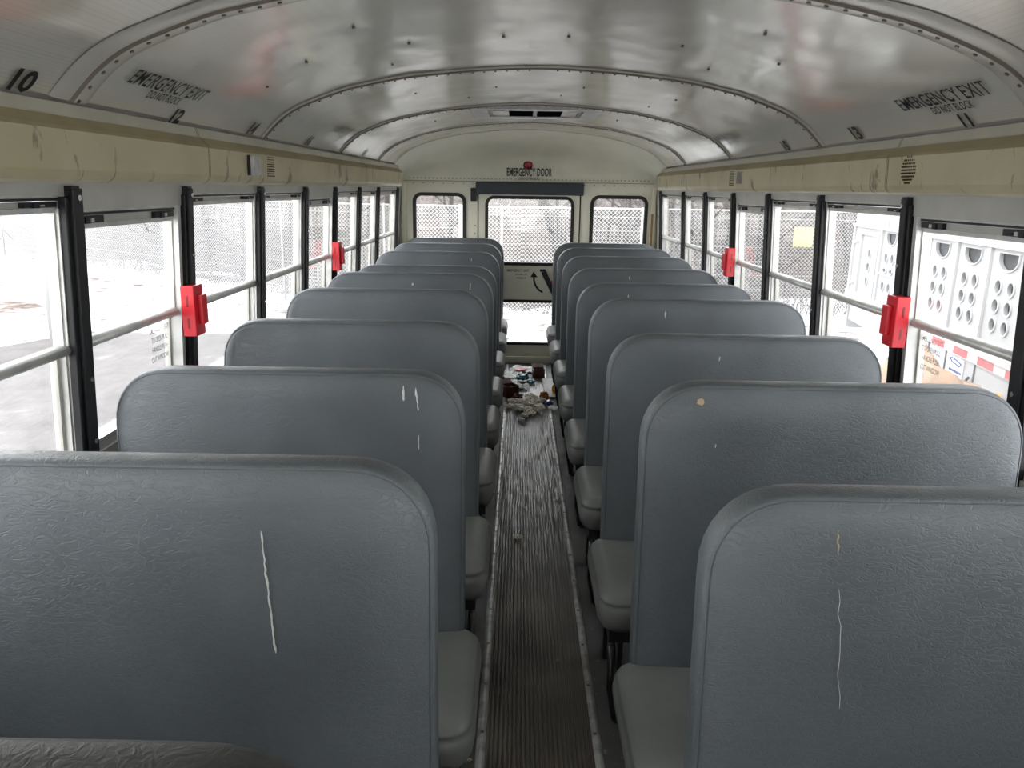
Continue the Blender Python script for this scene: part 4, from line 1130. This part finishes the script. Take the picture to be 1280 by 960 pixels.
for z in (1.0, .5): tube(bm, [(-.035, 2.12, zt(z)), (-.035, 2.22, zt(z)), (-.035, 2.24, zt(z-.05))], .018, 8)
obj('hinge', bm, 'trailer_rib', d_)
bm = bmesh.new(); box(bm, 0, .10, -5.5, 2.40, zt(.235), zt(.34)); obj('lower_rail', bm, 'trailer_rib', tr)
y = -5.4; k = 0
while y < 2.3:
    w_ = .285 if k % 2 == 0 else .185
    if y > -3.2:
        bm = bmesh.new(); box(bm, -.003, 0, y, y+w_, zt(.245), zt(.315)); obj('reflective_tape', bm, 'tape_red' if k % 2 == 0 else 'tape_white', tr)['label'] = ('red' if k % 2 == 0 else 'white')+' reflective tape'
    y += w_; k += 1
bm = bmesh.new()
for (y0, y1, z0) in ((-5.4, -3.4, -.30), (-3.38, -1.94, -.30), (-1.92, -1.30, .0), (-1.28, -.72, -.10), (-.70, -.32, -.1), (-.30, .7, -.05), (.72, 2.3, .02)): box(bm, .02, .5, y0, y1, zt(z0), zt(.235))
obj('storage_box', bm, 'trailer', tr)
bm = bmesh.new()
for y in (-1.93, -1.29, -.71, -.31, .71): box(bm, .012, .022, y-.008, y+.008, zt(-.05), zt(.235))
obj('panel_gap', bm, 'trailer_in', tr)
bm = bmesh.new(); box(bm, .008, .019, -1.10, -.80, zt(.04), zt(.215)); pl = obj('decal_plate', bm, 'tape_white', tr); pl['label'] = 'white plate with blue lettering'
bm = bmesh.new(); tube(bm, [(.005, -.83, zt(.195)), (.005, -.88, zt(.165)), (.005, -.95, zt(.16)), (.005, -1.03, zt(.15)), (.005, -1.07, zt(.175)), (.005, -.95, zt(.195)), (.005, -.86, zt(.20))], .006, 5)
for j in range(9): box(bm, .003, .008, -1.08+j*.028, -1.08+j*.028+.020, zt(.085), zt(.105))
for j in range(7): box(bm, .003, .008, -1.05+j*.028, -1.05+j*.028+.020, zt(.055), zt(.07))
obj('blue_print', bm, 'navy', pl)
bm = bmesh.new(); tube(bm, [(.0, -1.80, zt(.085)), (-.03, -1.80, zt(.085))], .035, 12); obj('marker_lamp', bm, 'amber', tr)['label'] = 'amber marker lamp'
bm = bmesh.new(); tube(bm, [(0, -1.25, zt(.11)), (-.03, -1.20, zt(.02)), (-.03, -1.10, zt(-.02)), (0, -1.02, zt(.0))], .012, 6)
tube(bm, [(-.02, -1.15, zt(.03)), (-.02, -1.23, zt(-.02)), (-.02, -1.10, zt(-.06))], .012, 6); obj('air_hose', bm, 'black', tr)
for yw in (-4.6, -3.55):
    for dx in (.15, 2.1):
        bm = bmesh.new(); tube(bm, [(dx, yw, .45), (dx+.24, yw, .45)], .45, 28); w_ = obj('wheel', bm, 'tyre', tr, smooth=False)
        bm = bmesh.new(); tube(bm, [(dx-.005, yw, .45), (dx+.02, yw, .45)], .24, 20); obj('hub', bm, 'alu', w_)
# heap of tan dirt beside the trailer
bm = bmesh.new(); n = 26; V = {}
for i in range(n+1):
    for j in range(n+1):
        x, y = -1+2*i/n, -1+2*j/n; r = math.hypot(x, y); hgt = max(0, 1-r*r)*(1.38+.35*noise.noise(Vector((x*2.5, y*2.5, 4))))+.06*noise.noise(Vector((x*9, y*9, 1)))*(r < 1)
        V[i, j] = bm.verts.new((x*.60, y*1.6, max(0, hgt)-.01))
for i in range(n):
    for j in range(n): bm.faces.new((V[i, j], V[i+1, j], V[i+1, j+1], V[i, j+1]))
o = obj('dirt_heap', bm, 'tan_dirt', smooth=True); o.location = (3.05, 5.75, GZ+.0); tag(o, 'heap of tan dirt between the bus and the white trailer', 'dirt heap')
